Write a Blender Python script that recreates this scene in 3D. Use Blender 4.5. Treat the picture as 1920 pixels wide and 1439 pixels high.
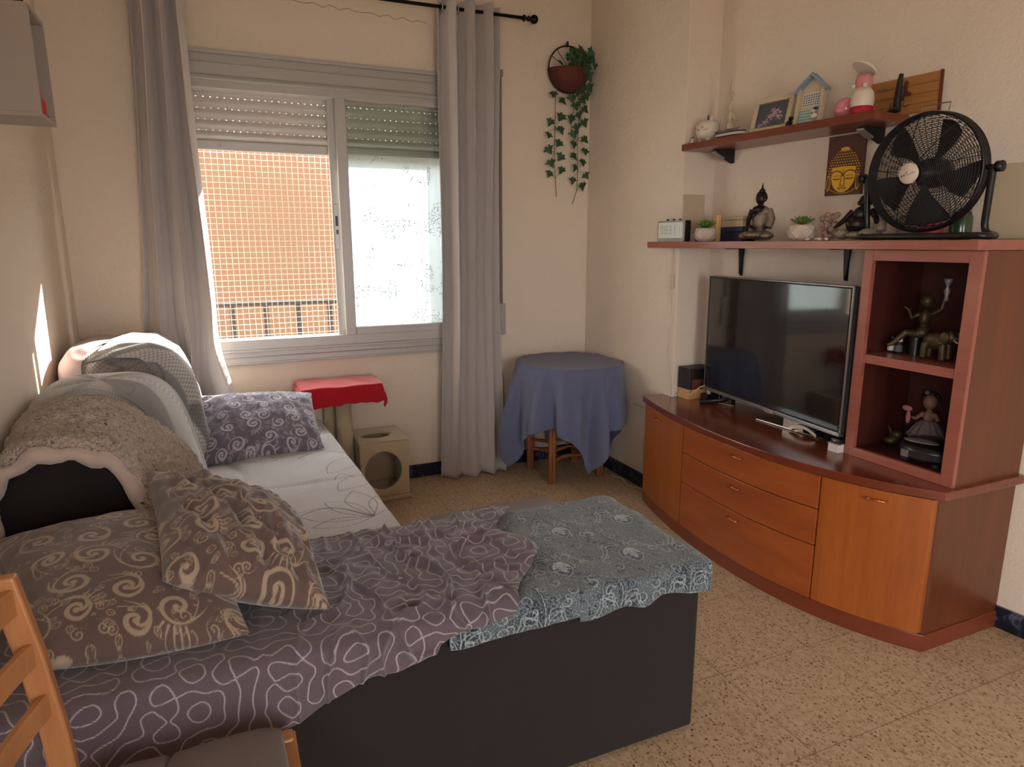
import bpy, math, random
import numpy as np
from mathutils import Vector, Matrix
PI = math.pi
for o in list(bpy.data.objects): bpy.data.objects.remove(o)
S = bpy.context.scene
COL = S.collection
rng = np.random.default_rng(7); random.seed(7)

# ------------------------------------------------------------------ camera
cd = bpy.data.cameras.new('camera'); cam = bpy.data.objects.new('camera', cd); COL.objects.link(cam)
cd.sensor_width = 36.0; cd.sensor_fit = 'HORIZONTAL'; cd.lens = 36.0 * 1250 / 1920; cd.clip_start = .05
yaw, pit, rol = (math.radians(a) for a in (23.6, 11.85, -.15))
f_ = Vector((math.sin(yaw) * math.cos(pit), math.cos(yaw) * math.cos(pit), -math.sin(pit)))
r_ = Vector((math.cos(yaw), -math.sin(yaw), 0)); u_ = r_.cross(f_)
r2 = r_ * math.cos(rol) + u_ * math.sin(rol); u2 = -r_ * math.sin(rol) + u_ * math.cos(rol)
cam.matrix_world = Matrix(((r2.x, u2.x, -f_.x, 0), (r2.y, u2.y, -f_.y, 0), (r2.z, u2.z, -f_.z, 1.45), (0, 0, 0, 1)))
S.camera = cam

# ------------------------------------------------------------------ light, exposure
S.view_settings.view_transform = 'Standard'; S.view_settings.look = 'None'
S.view_settings.gamma = 1; S.view_settings.use_curve_mapping = False
S.view_settings.exposure = 1.4
w = bpy.data.worlds.new('world'); S.world = w; w.use_nodes = True
bg = w.node_tree.nodes['Background']; bg.inputs[0].default_value = (.95, .955, .975, 1); bg.inputs[1].default_value = 4.0
sd = bpy.data.lights.new('sun', 'SUN'); sun = bpy.data.objects.new('sun', sd); COL.objects.link(sun)
sd.energy = 16; sd.angle = math.radians(.6); sd.color = (1, .93, .82)
sun.location = (2, 7, 5)
sun.rotation_euler = Vector((-1.4, -1.0, -.85)).to_track_quat('-Z', 'Y').to_euler()
def portal(name, loc, rot, sx, sy):
    l = bpy.data.lights.new(name, 'AREA'); l.shape = 'RECTANGLE'; l.size = sx; l.size_y = sy
    l.cycles.is_portal = True
    o = bpy.data.objects.new(name, l); COL.objects.link(o); o.location = loc; o.rotation_euler = rot
portal('portal_window', (.6, 4.32, 1.6), (-PI / 2, 0, 0), 1.7, 1.7)
portal('portal_fill_left', (-.84, -1.0, 1.5), (0, -PI / 2, 0), 1.2, 1.2)  # for the unseen left-wall opening, added to bring in fill light
portal('portal_fill_back', (.75, -2.18, 1.2), (PI / 2, 0, 0), .9, 1.9)  # for the gap in the back wall, added as a second fill

# ------------------------------------------------------------------ materials
def nodes(name):
    m = bpy.data.materials.new(name); m.use_nodes = True; nt = m.node_tree
    return m, nt, nt.nodes['Principled BSDF']
def lin(c):
    return tuple(((x / 255) / 12.92 if x <= 10 else ((x / 255 + .055) / 1.055) ** 2.4) for x in c) + (1,)
def N(nt, t, **k):
    n = nt.nodes.new(t)
    for a, v in k.items(): setattr(n, a, v)
    return n
def noise(nt, scale, detail=3, vec=None, dist=0):
    n = N(nt, 'ShaderNodeTexNoise'); n.inputs['Scale'].default_value = scale; n.inputs['Detail'].default_value = detail
    n.inputs['Distortion'].default_value = dist
    if vec is not None: nt.links.new(vec, n.inputs['Vector'])
    return n
def mix(nt, fac, a, b, mode='MIX'):
    n = N(nt, 'ShaderNodeMix', data_type='RGBA', blend_type=mode)
    for i, v in ((0, fac), (6, a), (7, b)):
        if hasattr(v, 'is_output'): nt.links.new(v, n.inputs[i])
        else: n.inputs[i].default_value = v
    return n.outputs[2]
def ramp(nt, fac, stops):
    n = N(nt, 'ShaderNodeValToRGB'); nt.links.new(fac, n.inputs[0]); e = n.color_ramp.elements
    while len(e) < len(stops): e.new(.5)
    for el, (p, c) in zip(e, stops): el.position = p; el.color = c if len(c) == 4 else tuple(c) + (1,)
    return n.outputs[0]
def math_(nt, op, a, b=0.):
    n = N(nt, 'ShaderNodeMath', operation=op)
    for i, v in ((0, a), (1, b)):
        if hasattr(v, 'is_output'): nt.links.new(v, n.inputs[i])
        else: n.inputs[i].default_value = v
    return n.outputs[0]
def bump(nt, b, h, strength=.3, dist=.01):
    n = N(nt, 'ShaderNodeBump'); n.inputs['Strength'].default_value = strength; n.inputs['Distance'].default_value = dist
    nt.links.new(h, n.inputs['Height']); nt.links.new(n.outputs[0], b.inputs['Normal'])
def coord(nt, which='Object'):
    return N(nt, 'ShaderNodeTexCoord').outputs[which]
def scalev(nt, vec, s):
    n = N(nt, 'ShaderNodeMapping'); n.inputs['Scale'].default_value = s; nt.links.new(vec, n.inputs['Vector']); return n.outputs[0]
def plain(name, c, rough=.6, metal=0, var=.06, vs=20, bs=0, bstr=.2, spec=None, sheen=0, coat=0):
    m, nt, b = nodes(name); c = lin(c); co = coord(nt)
    n = noise(nt, vs, 3, co)
    d = tuple(x * (1 - var) for x in c[:3]) + (1,); l = tuple(min(1, x * (1 + var)) for x in c[:3]) + (1,)
    nt.links.new(mix(nt, n.outputs[0], d, l), b.inputs['Base Color'])
    b.inputs['Roughness'].default_value = rough; b.inputs['Metallic'].default_value = metal
    if spec is not None: b.inputs['Specular IOR Level'].default_value = spec
    if sheen: b.inputs['Sheen Weight'].default_value = sheen; b.inputs['Sheen Roughness'].default_value = .5
    if coat: b.inputs['Coat Weight'].default_value = coat; b.inputs['Coat Roughness'].default_value = .12
    if bs: bump(nt, b, noise(nt, bs, 4, co).outputs[0], bstr, .005)
    return m
def attr(nt, name):
    n = N(nt, 'ShaderNodeAttribute'); n.attribute_name = name; return n.outputs['Fac']
def wave2(nt, co, fx, fy):
    sx = N(nt, 'ShaderNodeSeparateXYZ'); nt.links.new(co, sx.inputs[0])
    a = math_(nt, 'SINE', math_(nt, 'MULTIPLY', sx.outputs[0], fx)); b = math_(nt, 'SINE', math_(nt, 'MULTIPLY', sx.outputs[1], fy))
    return math_(nt, 'MULTIPLY', a, b)
def pattern_cloth(name, base, line, rough=.9, weave=0, wf=1500, mottled=.08, line2=None, sheen=.4, bstr=.25):
    m, nt, b = nodes(name); uv = coord(nt, 'UV'); co = coord(nt)
    n = noise(nt, 9, 4, co); base, line = lin(base), lin(line)
    c = mix(nt, n.outputs[0], tuple(x * (1 - mottled) for x in base[:3]) + (1,), tuple(x * (1 + mottled) for x in base[:3]) + (1,))
    fine = noise(nt, 420, 2, co)
    c = mix(nt, .25, c, mix(nt, fine.outputs[0], (.25, .25, .25, 1), (1, 1, 1, 1)), 'OVERLAY')
    if weave:
        wv = wave2(nt, uv, wf, wf)
        g = math_(nt, 'MULTIPLY', math_(nt, 'ADD', math_(nt, 'MULTIPLY', wv, .5), .5), weave)
        c = mix(nt, g, c, (.03, .03, .045, 1))
    c = mix(nt, attr(nt, 'pat'), c, line)
    if line2 is not None: c = mix(nt, attr(nt, 'pat2'), c, lin(line2))
    nt.links.new(c, b.inputs['Base Color']); b.inputs['Roughness'].default_value = rough
    b.inputs['Specular IOR Level'].default_value = .2; b.inputs['Sheen Weight'].default_value = sheen
    h = math_(nt, 'ADD', fine.outputs[0], math_(nt, 'MULTIPLY', wave2(nt, uv, wf, wf) if weave else n.outputs[0], .8 if weave else .2))
    bump(nt, b, h, bstr, .002)
    return m
def wood(name, c1, c2, axis='Z', rough=.3, scale=1, coat=.25, fine=.6, sp=.5):
    m, nt, b = nodes(name); co = coord(nt)
    s = {'X': (1.2, 14, 14), 'Y': (14, 1.2, 14), 'Z': (14, 14, 1.2)}[axis]
    v = scalev(nt, co, tuple(x * scale for x in s))
    n = noise(nt, 1.1, 5, v, .6); n2 = noise(nt, 9, 3, v, .2)
    f = math_(nt, 'ADD', math_(nt, 'MULTIPLY', n.outputs[0], 1 - fine * .4), math_(nt, 'MULTIPLY', n2.outputs[0], fine * .4))
    c = ramp(nt, f, ((.3, lin(c1)), (.7, lin(c2))))
    nt.links.new(c, b.inputs['Base Color']); b.inputs['Roughness'].default_value = rough
    b.inputs['Coat Weight'].default_value = coat; b.inputs['Coat Roughness'].default_value = .18
    b.inputs['Specular IOR Level'].default_value = sp
    bump(nt, b, n2.outputs[0], .06, .002)
    return m
def wallmat(name, c):
    m, nt, b = nodes(name); co = coord(nt); c = lin(c)
    n = noise(nt, 1.6, 3, co); g = noise(nt, 130, 3, co); g2 = noise(nt, 45, 4, co, .3)
    cc = mix(nt, n.outputs[0], tuple(x * .95 for x in c[:3]) + (1,), tuple(min(1, x * 1.04) for x in c[:3]) + (1,))
    nt.links.new(cc, b.inputs['Base Color']); b.inputs['Roughness'].default_value = .75
    h = math_(nt, 'ADD', math_(nt, 'MULTIPLY', g.outputs[0], .5), g2.outputs[0]); bump(nt, b, h, .55, .006)
    return m
def terrazzo():
    m, nt, b = nodes('terrazzo'); co = coord(nt)
    v1 = N(nt, 'ShaderNodeTexVoronoi'); v1.inputs['Scale'].default_value = 62; nt.links.new(scalev(nt, co, (1, 1, .01)), v1.inputs['Vector'])
    v2 = N(nt, 'ShaderNodeTexVoronoi'); v2.inputs['Scale'].default_value = 120
    nt.links.new(scalev(nt, co, (1, .62, .01)), v2.inputs['Vector'])
    sc = N(nt, 'ShaderNodeSeparateColor'); nt.links.new(v1.outputs['Color'], sc.inputs[0])
    sc2 = N(nt, 'ShaderNodeSeparateColor'); nt.links.new(v2.outputs['Color'], sc2.inputs[0])
    base = mix(nt, noise(nt, 3, 3, co).outputs[0], lin((168, 141, 111)), lin((188, 161, 129)))
    base = mix(nt, sc2.outputs[1], base, lin((198, 174, 146)))
    def chips(v, s, rad, thr, col, c):
        ins = math_(nt, 'LESS_THAN', v.outputs['Distance'], rad)
        sel = math_(nt, 'GREATER_THAN', s, thr)
        return mix(nt, math_(nt, 'MULTIPLY', ins, sel), c, col)
    c = chips(v2, sc2.outputs[0], .34, .45, lin((146, 118, 86)), base)
    c = chips(v1, sc.outputs[0], .26, .62, lin((126, 98, 70)), c)
    c = chips(v1, sc.outputs[1], .2, .86, lin((84, 66, 52)), c)
    # joints, 40 cm tiles
    sx = N(nt, 'ShaderNodeSeparateXYZ'); nt.links.new(co, sx.inputs[0])
    def joint(o, off):
        f = math_(nt, 'FRACT', math_(nt, 'DIVIDE', math_(nt, 'ADD', o, off), .4))
        return math_(nt, 'LESS_THAN', f, .0075)
    j = math_(nt, 'MAXIMUM', joint(sx.outputs[0], 10.13), joint(sx.outputs[1], 10.02))
    c = mix(nt, math_(nt, 'MULTIPLY', j, .75), c, lin((120, 96, 70)))
    nt.links.new(c, b.inputs['Base Color']); b.inputs['Roughness'].default_value = .5
    b.inputs['Specular IOR Level'].default_value = .35
    return m
def darktile():
    m, nt, b = nodes('dark_marbled_tile'); co = coord(nt)
    n = noise(nt, 14, 6, co, 1.5)
    c = ramp(nt, n.outputs[0], ((.35, lin((14, 18, 30))), (.55, lin((30, 38, 58))), (.62, lin((86, 96, 116))), (.68, lin((20, 24, 38)))))
    nt.links.new(c, b.inputs['Base Color']); b.inputs['Roughness'].default_value = .3; return m
def fleece():
    m, nt, b = nodes('sherpa_fleece'); co = coord(nt)
    n = noise(nt, 110, 3, co, .8); n2 = noise(nt, 260, 2, co)
    c = mix(nt, n.outputs[0], lin((150, 130, 116)), lin((226, 206, 188)))
    nt.links.new(c, b.inputs['Base Color']); b.inputs['Roughness'].default_value = 1; b.inputs['Sheen Weight'].default_value = .6
    b.inputs['Specular IOR Level'].default_value = .05
    bump(nt, b, math_(nt, 'ADD', n.outputs[0], math_(nt, 'MULTIPLY', n2.outputs[0], .4)), .9, .01)
    return m
def film():
    m, nt, b = nodes('frosted_film'); nt.nodes.remove(b); out = nt.nodes['Material Output']; co = coord(nt)
    tr = N(nt, 'ShaderNodeBsdfTranslucent'); tp = N(nt, 'ShaderNodeBsdfTransparent')
    df = N(nt, 'ShaderNodeBsdfDiffuse'); df.inputs[0].default_value = (.85, .88, .92, 1)
    cl = noise(nt, 7, 3, co, .2); v = N(nt, 'ShaderNodeTexVoronoi'); v.inputs['Scale'].default_value = 110; nt.links.new(co, v.inputs['Vector'])
    dots = math_(nt, 'MULTIPLY', math_(nt, 'LESS_THAN', v.outputs['Distance'], .34), math_(nt, 'GREATER_THAN', cl.outputs[0], .54))
    c = mix(nt, math_(nt, 'MULTIPLY', dots, .97), mix(nt, noise(nt, 4, 4, co, .5).outputs[0], (.60, .63, .68, 1), (.86, .88, .93, 1)), (.03, .035, .045, 1))
    nt.links.new(c, tr.inputs[0]); nt.links.new(mix(nt, .35, (1, 1, 1, 1), c, 'MULTIPLY'), tp.inputs[0])
    m1 = N(nt, 'ShaderNodeMixShader'); m1.inputs[0].default_value = .22; nt.links.new(tr.outputs[0], m1.inputs[1]); nt.links.new(df.outputs[0], m1.inputs[2])
    m2 = N(nt, 'ShaderNodeMixShader'); m2.inputs[0].default_value = .12; nt.links.new(m1.outputs[0], m2.inputs[1]); nt.links.new(tp.outputs[0], m2.inputs[2])
    nt.links.new(m2.outputs[0], out.inputs[0]); return m
def glass(name, tint=(.92, .955, .94), refl=.06):
    m, nt, b = nodes(name); nt.nodes.remove(b); out = nt.nodes['Material Output']
    tp = N(nt, 'ShaderNodeBsdfTransparent'); tp.inputs[0].default_value = tint + (1,)
    gl = N(nt, 'ShaderNodeBsdfGlossy'); gl.inputs['Roughness'].default_value = .03
    mx = N(nt, 'ShaderNodeMixShader'); mx.inputs[0].default_value = refl
    nt.links.new(tp.outputs[0], mx.inputs[1]); nt.links.new(gl.outputs[0], mx.inputs[2]); nt.links.new(mx.outputs[0], out.inputs[0]); return m

M = {}
M['wall'] = wallmat('cream_plaster', (229, 213, 195)); M['ceil'] = wallmat('white_plaster', (236, 228, 214))
M['floor'] = terrazzo(); M['skirt'] = darktile()
M['alu'] = plain('painted_aluminium', (176, 172, 168), .38, .25, .02)
M['aludark'] = plain('aluminium_track', (120, 116, 112), .4, .4, .02)
M['shutter'] = plain('shutter_slats', (206, 202, 196), .5, 0, .02)
M['glass'] = glass('window_glass'); M['film'] = film()
M['net'] = plain('net_cord', (252, 240, 218), .6, 0, .02)
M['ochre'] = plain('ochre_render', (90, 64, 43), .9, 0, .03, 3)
M['street'] = plain('street_paving', (128, 120, 110), .9, 0, .1, 1)
M['rail'] = plain('painted_rail', (44, 38, 42), .5, .2)
M['curtain'] = plain('grey_curtain_cloth', (198, 190, 186), .85, 0, .02, 6, 300, .15, .15, .2)
M['blackmetal'] = plain('black_metal', (16, 15, 17), .4, .5)
M['chrome'] = plain('chrome', (190, 190, 192), .2, .9, .02)
M['cherry'] = wood('cherry_dark_edge', (110, 50, 28), (132, 62, 38), 'Y', .32)
M['cherrytop'] = wood('cherry_worktop', (106, 46, 28), (126, 58, 36), 'Y', .22, 1, .5)
M['cherrypanel'] = wood('cherry_panel', (146, 74, 26), (176, 96, 38), 'Z', .36)
M['cherrydrawer'] = wood('cherry_drawer_front', (144, 68, 28), (170, 88, 38), 'Y', .36)
M['cherrysideshade'] = wood('cherry_side_shaded', (94, 46, 20), (112, 57, 26), 'Z', .4)  # shade of the sides turned from the window is put into this colour
M['cherryshade'] = wood('cherry_inside_shaded', (60, 22, 18), (76, 30, 22), 'Z', .5, 1, 0)  # shade inside the tower niches is put into this darker cherry
M['plum'] = wood('wine_veneer_edge', (146, 82, 68), (166, 98, 82), 'Y', .3)
M['brass'] = plain('copper_handle', (214, 140, 96), .25, .9, .03)
M['pine'] = wood('honey_beech', (168, 110, 66), (198, 140, 90), 'Z', .4, 1, .2)
M['cane'] = wood('cane', (140, 84, 50), (176, 112, 70), 'Z', .45, 2, .15)
M['darkcloth'] = plain('charcoal_upholstery', (40, 35, 35), .95, 0, .12, 2.5, 500, .25, .15, .15)
M['seatpad'] = plain('grey_brown_cushion_cloth', (110, 98, 92), .95, 0, .06, 5, 350, .25, .1, .2)
M['fleece'] = fleece(); M['fleeceback'] = plain('fleece_backing', (188, 168, 156), .95, 0, .05, 12, 160, .2, .1, .5)
M['taupe'] = plain('taupe_cotton', (158, 140, 142), .92, 0, .05, 6, 200, .2, .1, .2)
M['red'] = plain('red_fleece', (176, 24, 40), .95, 0, .08, 8, 240, .35, .1, .5)
M['sand'] = plain('sand_plush', (192, 172, 144), .95, 0, .06, 9, 260, .3, .1, .5)
M['blue'] = plain('blue_linen', (104, 108, 136), .9, 0, .08, 5, 420, .35, .15, .2)
M['rug'] = plain('mauve_plush', (142, 124, 124), 1, 0, .1, 14, 300, .5, .05, .6)
M['black'] = plain('black_plastic', (20, 19, 22), .35, 0, .02)
M['blackmat'] = plain('matte_black', (26, 24, 26), .7, 0, .03)
M['screen'] = plain('tv_screen', (5, 6, 10), .05, 0, 0, spec=1.0, coat=1)
M['silver'] = plain('brushed_silver', (150, 146, 142), .28, .8, .02)
M['standplate'] = plain('smoked_stand', (110, 102, 94), .12, .7, .02)
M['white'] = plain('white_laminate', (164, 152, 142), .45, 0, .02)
M['whitegloss'] = plain('white_ceramic', (222, 206, 188), .3, 0, .02)
M['lcd'] = plain('lcd_panel', (226, 232, 222), .25, 0, .01); M['lcdseg'] = plain('lcd_segment', (176, 182, 172), .4, 0, .01)
M['clockgrey'] = plain('clock_bezel', (150, 144, 140), .4, .3, .02)
M['concrete'] = plain('pale_concrete', (206, 188, 172), .8, 0, .06, 30, 200, .2)
M['succulent'] = plain('succulent_green', (92, 124, 52), .5, 0, .2, 30)
M['ivy'] = plain('ivy_green', (44, 78, 42), .55, 0, .3, 25); M['stem'] = plain('stem_olive', (86, 84, 60), .7)
M['bark'] = wood('bark_basket', (70, 34, 28), (110, 56, 44), 'Z', .8, 3, 0)
M['bronze'] = plain('dark_bronze', (34, 22, 26), .4, .3, .1)
M['antique'] = plain('antique_silver', (150, 134, 118), .35, .75, .5, 160, 220, .8)
M['stoneish'] = plain('carved_stone', (150, 138, 118), .6, .1, .35, 120, 200, .8)
M['gold'] = plain('gold_paint', (226, 168, 52), .35, .4, .15, 60)
M['bronzepaint'] = plain('old_bronze_gold', (84, 68, 46), .45, .5, .25, 80)
M['crystal'] = plain('amethyst_cluster', (150, 120, 104), .3, 0, .4, 120, 160, .8)
M['yellow'] = plain('cream_yellow', (226, 184, 110), .6, 0, .08)
M['navy'] = plain('navy_card', (38, 48, 84), .5); M['cream'] = plain('cream_card', (204, 186, 156), .6)
M['pink'] = plain('pink_glass', (216, 130, 138), .15, 0, .05, coat=.5); M['redcandy'] = plain('red_crumbs', (190, 30, 60), .5, 0, .5, 260, 200, .8)
M['pinkribbon'] = plain('pink_ribbon', (206, 130, 134), .6, 0, .25, 160)
M['sky'] = plain('pale_blue_paint', (136, 156, 176), .6, 0, .1); M['driftwood'] = plain('driftwood', (196, 176, 148), .8, 0, .15, 60)
M['teal'] = plain('teal_print', (120, 172, 176), .6, 0, .3, 60); M['ink'] = plain('grey_ink', (86, 92, 106), .6)
M['paper'] = plain('paper', (216, 208, 196), .7)
M['leather'] = plain('dark_box', (36, 30, 34), .5); M['boxwood'] = wood('light_box_wood', (188, 140, 84), (212, 166, 108), 'Y', .5, 2, 0)
M['redplastic'] = plain('red_plastic', (190, 60, 66), .4); M['greenglass'] = plain('green_glass', (44, 74, 44), .2, coat=.5)
M['pinkwax'] = plain('pink_wax', (206, 84, 100), .4); M['skinfig'] = plain('doll_clay', (136, 98, 80), .6); M['lilac'] = plain('lace_cloth', (118, 100, 100), .8, 0, .4, 90)
M['signwood'] = wood('sign_planks', (150, 98, 50), (186, 132, 72), 'Y', .6, 1.5, 0); M['burnt'] = plain('burnt_brown', (96, 44, 24), .7)
M['plate'] = plain('painted_cover_plate', (196, 178, 150), .5, 0, .02); M['cable'] = plain('pale_cable', (206, 190, 172), .5); M['cabledark'] = plain('dark_cable', (50, 44, 44), .5)

# ------------------------------------------------------------------ mesh helpers
def smoothstep(a, b, x):
    t = np.clip((x - a) / (b - a), 0, 1); return t * t * (3 - 2 * t)
class B:
    def __init__(s): s.v = []; s.f = []
    def add(s, vs, fs):
        n = len(s.v); s.v += [tuple(map(float, p)) for p in vs]; s.f += [tuple(i + n for i in f) for f in fs]; return s
    def box(s, a, b, T=None):
        (x0, y0, z0), (x1, y1, z1) = a, b
        vs = [(x0, y0, z0), (x1, y0, z0), (x1, y1, z0), (x0, y1, z0), (x0, y0, z1), (x1, y0, z1), (x1, y1, z1), (x0, y1, z1)]
        if T is not None: vs = [tuple(T @ Vector(p)) for p in vs]
        return s.add(vs, [(0, 3, 2, 1), (4, 5, 6, 7), (0, 1, 5, 4), (1, 2, 6, 5), (2, 3, 7, 6), (3, 0, 4, 7)])
    def prism(s, pts, h, T=None):
        """outline in xy extruded z 0..h"""
        n = len(pts); vs = [(x, y, 0) for x, y in pts] + [(x, y, h) for x, y in pts]
        if T is not None: vs = [tuple(T @ Vector(p)) for p in vs]
        return s.add(vs, [tuple(range(n - 1, -1, -1)), tuple(range(n, 2 * n))] + [(i, (i + 1) % n, n + (i + 1) % n, n + i) for i in range(n)])
    def tube(s, path, r, seg=10, closed=False, cap=True):
        P = [Vector(p) for p in path]; n = len(P); rs = r if hasattr(r, '__len__') else [r] * n
        vs = []; up = None
        for i in range(n):
            a = P[(i - 1) % n] if closed or i > 0 else P[i]; b = P[(i + 1) % n] if closed or i < n - 1 else P[i]
            t = (b - a).normalized() if (b - a).length > 1e-9 else Vector((0, 0, 1))
            if up is None: up = t.orthogonal().normalized()
            up = (up - t * up.dot(t)); up = up.normalized() if up.length > 1e-6 else t.orthogonal().normalized()
            q = t.cross(up)
            for k in range(seg):
                c = 2 * PI * k / seg; vs.append(P[i] + (up * math.cos(c) + q * math.sin(c)) * rs[i])
        fs = []
        for i in range(n if closed else n - 1):
            for k in range(seg):
                j = (i + 1) % n; fs.append((i * seg + k, i * seg + (k + 1) % seg, j * seg + (k + 1) % seg, j * seg + k))
        if cap and not closed: fs += [tuple(range(seg - 1, -1, -1)), tuple((n - 1) * seg + k for k in range(seg))]
        return s.add(vs, fs)
    def lathe(s, prof, c=(0, 0, 0), seg=28, T=None, a0=0, a1=2 * PI):
        full = abs(a1 - a0 - 2 * PI) < 1e-6; m = seg if full else seg + 1; vs = []
        for r, z in prof:
            for k in range(m):
                a = a0 + (a1 - a0) * k / seg; p = Vector((r * math.cos(a), r * math.sin(a), z))
                if T is not None: p = T @ p
                vs.append(p + Vector(c))
        fs = []
        for i in range(len(prof) - 1):
            for k in range(seg):
                k2 = (k + 1) % m; fs.append((i * m + k, i * m + k2, (i + 1) * m + k2, (i + 1) * m + k))
        return s.add(vs, fs)
    def ell(s, c, r, T=None, seg=20, rings=12):
        vs = []; 
        for i in range(rings + 1):
            th = PI * i / rings
            for k in range(seg):
                a = 2 * PI * k / seg; p = Vector((r[0] * math.sin(th) * math.cos(a), r[1] * math.sin(th) * math.sin(a), -r[2] * math.cos(th)))
                if T is not None: p = T @ p
                vs.append(p + Vector(c))
        fs = [(i * seg + k, i * seg + (k + 1) % seg, (i + 1) * seg + (k + 1) % seg, (i + 1) * seg + k) for i in range(rings) for k in range(seg)]
        return s.add(vs, fs)
    def grid(s, X, Y, Z, closed_u=False):
        n, m = X.shape; vs = np.stack([X, Y, Z], -1).reshape(-1, 3); fs = []
        for i in range(n - 1):
            for j in range(m - 1 if not closed_u else m): fs.append((i * m + j, i * m + (j + 1) % m, (i + 1) * m + (j + 1) % m, (i + 1) * m + j))
        return s.add(vs, fs)
    def build(s, name, mat, parent=None, smooth=False, bevel=0, bseg=2, solid=0, sub=0, remesh=0, angle=None):
        me = bpy.data.meshes.new(name)
        off = Vector((0, 0, 0)); q = parent
        while q is not None: off += q.location; q = q.parent
        vs = [(x - off.x, y - off.y, z - off.z) for x, y, z in s.v]
        me.from_pydata(vs, [], s.f); me.validate(); me.update()
        me.materials.append(M[mat] if isinstance(mat, str) else mat)
        o = bpy.data.objects.new(name, me); COL.objects.link(o)
        if parent is not None: o.parent = parent
        if smooth: me.shade_smooth()
        if remesh:
            md = o.modifiers.new('remesh', 'REMESH'); md.mode = 'VOXEL'; md.voxel_size = remesh; md.use_smooth_shade = True
            ms = o.modifiers.new('smooth', 'SMOOTH'); ms.factor = .6; ms.iterations = 3
        if solid: md = o.modifiers.new('solid', 'SOLIDIFY'); md.thickness = solid; md.offset = 0
        if bevel: md = o.modifiers.new('bevel', 'BEVEL'); md.width = bevel; md.segments = bseg; md.limit_method = 'ANGLE'; md.harden_normals = False
        if sub: md = o.modifiers.new('sub', 'SUBSURF'); md.levels = sub; md.render_levels = sub
        return o
def gridmesh(name, P, mat, parent=None, pats=None, uv=None, solid=0, offset=0):
    """P: (n,m,3) numpy grid -> mesh with uv and 'pat' attributes (fast path)"""
    n, m, _ = P.shape; off = np.zeros(3); q = parent
    while q is not None: off += np.array(q.location); q = q.parent
    me = bpy.data.meshes.new(name); idx = np.arange(n * m).reshape(n, m)
    F = np.stack([idx[:-1, :-1], idx[:-1, 1:], idx[1:, 1:], idx[1:, :-1]], -1).reshape(-1, 4)
    me.vertices.add(n * m); me.vertices.foreach_set('co', (P - off).reshape(-1).astype(np.float32))
    me.loops.add(F.size); me.loops.foreach_set('vertex_index', F.reshape(-1).astype(np.int32))
    me.polygons.add(len(F)); me.polygons.foreach_set('loop_start', np.arange(0, F.size, 4, dtype=np.int32))
    me.update(calc_edges=True)
    if uv is None:
        U, V = np.meshgrid(np.linspace(0, 1, n), np.linspace(0, 1, m), indexing='ij'); uv = np.stack([U, V], -1)
    ul = me.uv_layers.new(name='UVMap'); ul.data.foreach_set('uv', uv.reshape(-1, 2)[F.reshape(-1)].reshape(-1).astype(np.float32))
    for k, a in (pats or {}).items():
        at = me.attributes.new(k, 'FLOAT', 'POINT'); at.data.foreach_set('value', np.clip(a, 0, 1).reshape(-1).astype(np.float32))
    me.materials.append(M[mat] if isinstance(mat, str) else mat); me.shade_smooth()
    o = bpy.data.objects.new(name, me); COL.objects.link(o)
    if parent is not None: o.parent = parent
    if solid: md = o.modifiers.new('solid', 'SOLIDIFY'); md.thickness = solid; md.offset = offset
    return o
def tag(o, label=None, cat=None, group=None, kind=None):
    if label: o['label'] = label
    if cat: o['category'] = cat
    if group: o['group'] = group
    if kind: o['kind'] = kind
    return o
def thing(name, label, cat, loc, group=None):
    o = bpy.data.objects.new(name, None); o.empty_display_size = .05; COL.objects.link(o); o.location = loc
    return tag(o, label, cat, group)
def rrect(x0, y0, x1, y1, r, k=5):
    pts = []
    for cx, cy, a in ((x1 - r, y1 - r, 0), (x0 + r, y1 - r, 90), (x0 + r, y0 + r, 180), (x1 - r, y0 + r, 270)):
        for i in range(k + 1):
            t = math.radians(a + 90 * i / k); pts.append((cx + r * math.cos(t), cy + r * math.sin(t)))
    return pts
def frame_T(o, x, y, z):
    x, y, z = Vector(x).normalized(), Vector(y).normalized(), Vector(z).normalized()
    return Matrix(((x.x, y.x, z.x, o[0]), (x.y, y.y, z.y, o[1]), (x.z, y.z, z.z, o[2]), (0, 0, 0, 1)))
def wavy(n, seeds, amp=1):
    """smooth periodic random function on arrays"""
    r = np.random.default_rng(seeds); k = r.normal(size=(n, 2)) * 1.0; ph = r.uniform(0, 2 * PI, n)
    return lambda u, v, s=1.0: amp * sum(np.sin(s * (k[i, 0] * u + k[i, 1] * v) * 2 * PI + ph[i]) for i in range(n)) / n ** .5
def nz(seed, shape, lo, hi, aniso=(1, 1)):
    """band-limited periodic noise image, unit std"""
    r = np.random.default_rng(seed); F = np.fft.fft2(r.normal(size=shape))
    fx = np.fft.fftfreq(shape[0])[:, None] * shape[0] * aniso[0]; fy = np.fft.fftfreq(shape[1])[None] * shape[1] * aniso[1]
    R = np.hypot(fx, fy); mask = np.exp(-((R - (lo + hi) / 2) / ((hi - lo) / 2 + 1e-6)) ** 2)
    a = np.fft.ifft2(F * mask).real; return a / a.std()
def samp(img, u, v):
    n = img.shape[0]; m = img.shape[1]; x = (u % 1) * n; y = (v % 1) * m; i = np.floor(x).astype(int); j = np.floor(y).astype(int); fx = x - i; fy = y - j
    i %= n; j %= m; i2 = (i + 1) % n; j2 = (j + 1) % m
    return img[i, j] * (1 - fx) * (1 - fy) + img[i2, j] * fx * (1 - fy) + img[i, j2] * (1 - fx) * fy + img[i2, j2] * fx * fy

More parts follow.
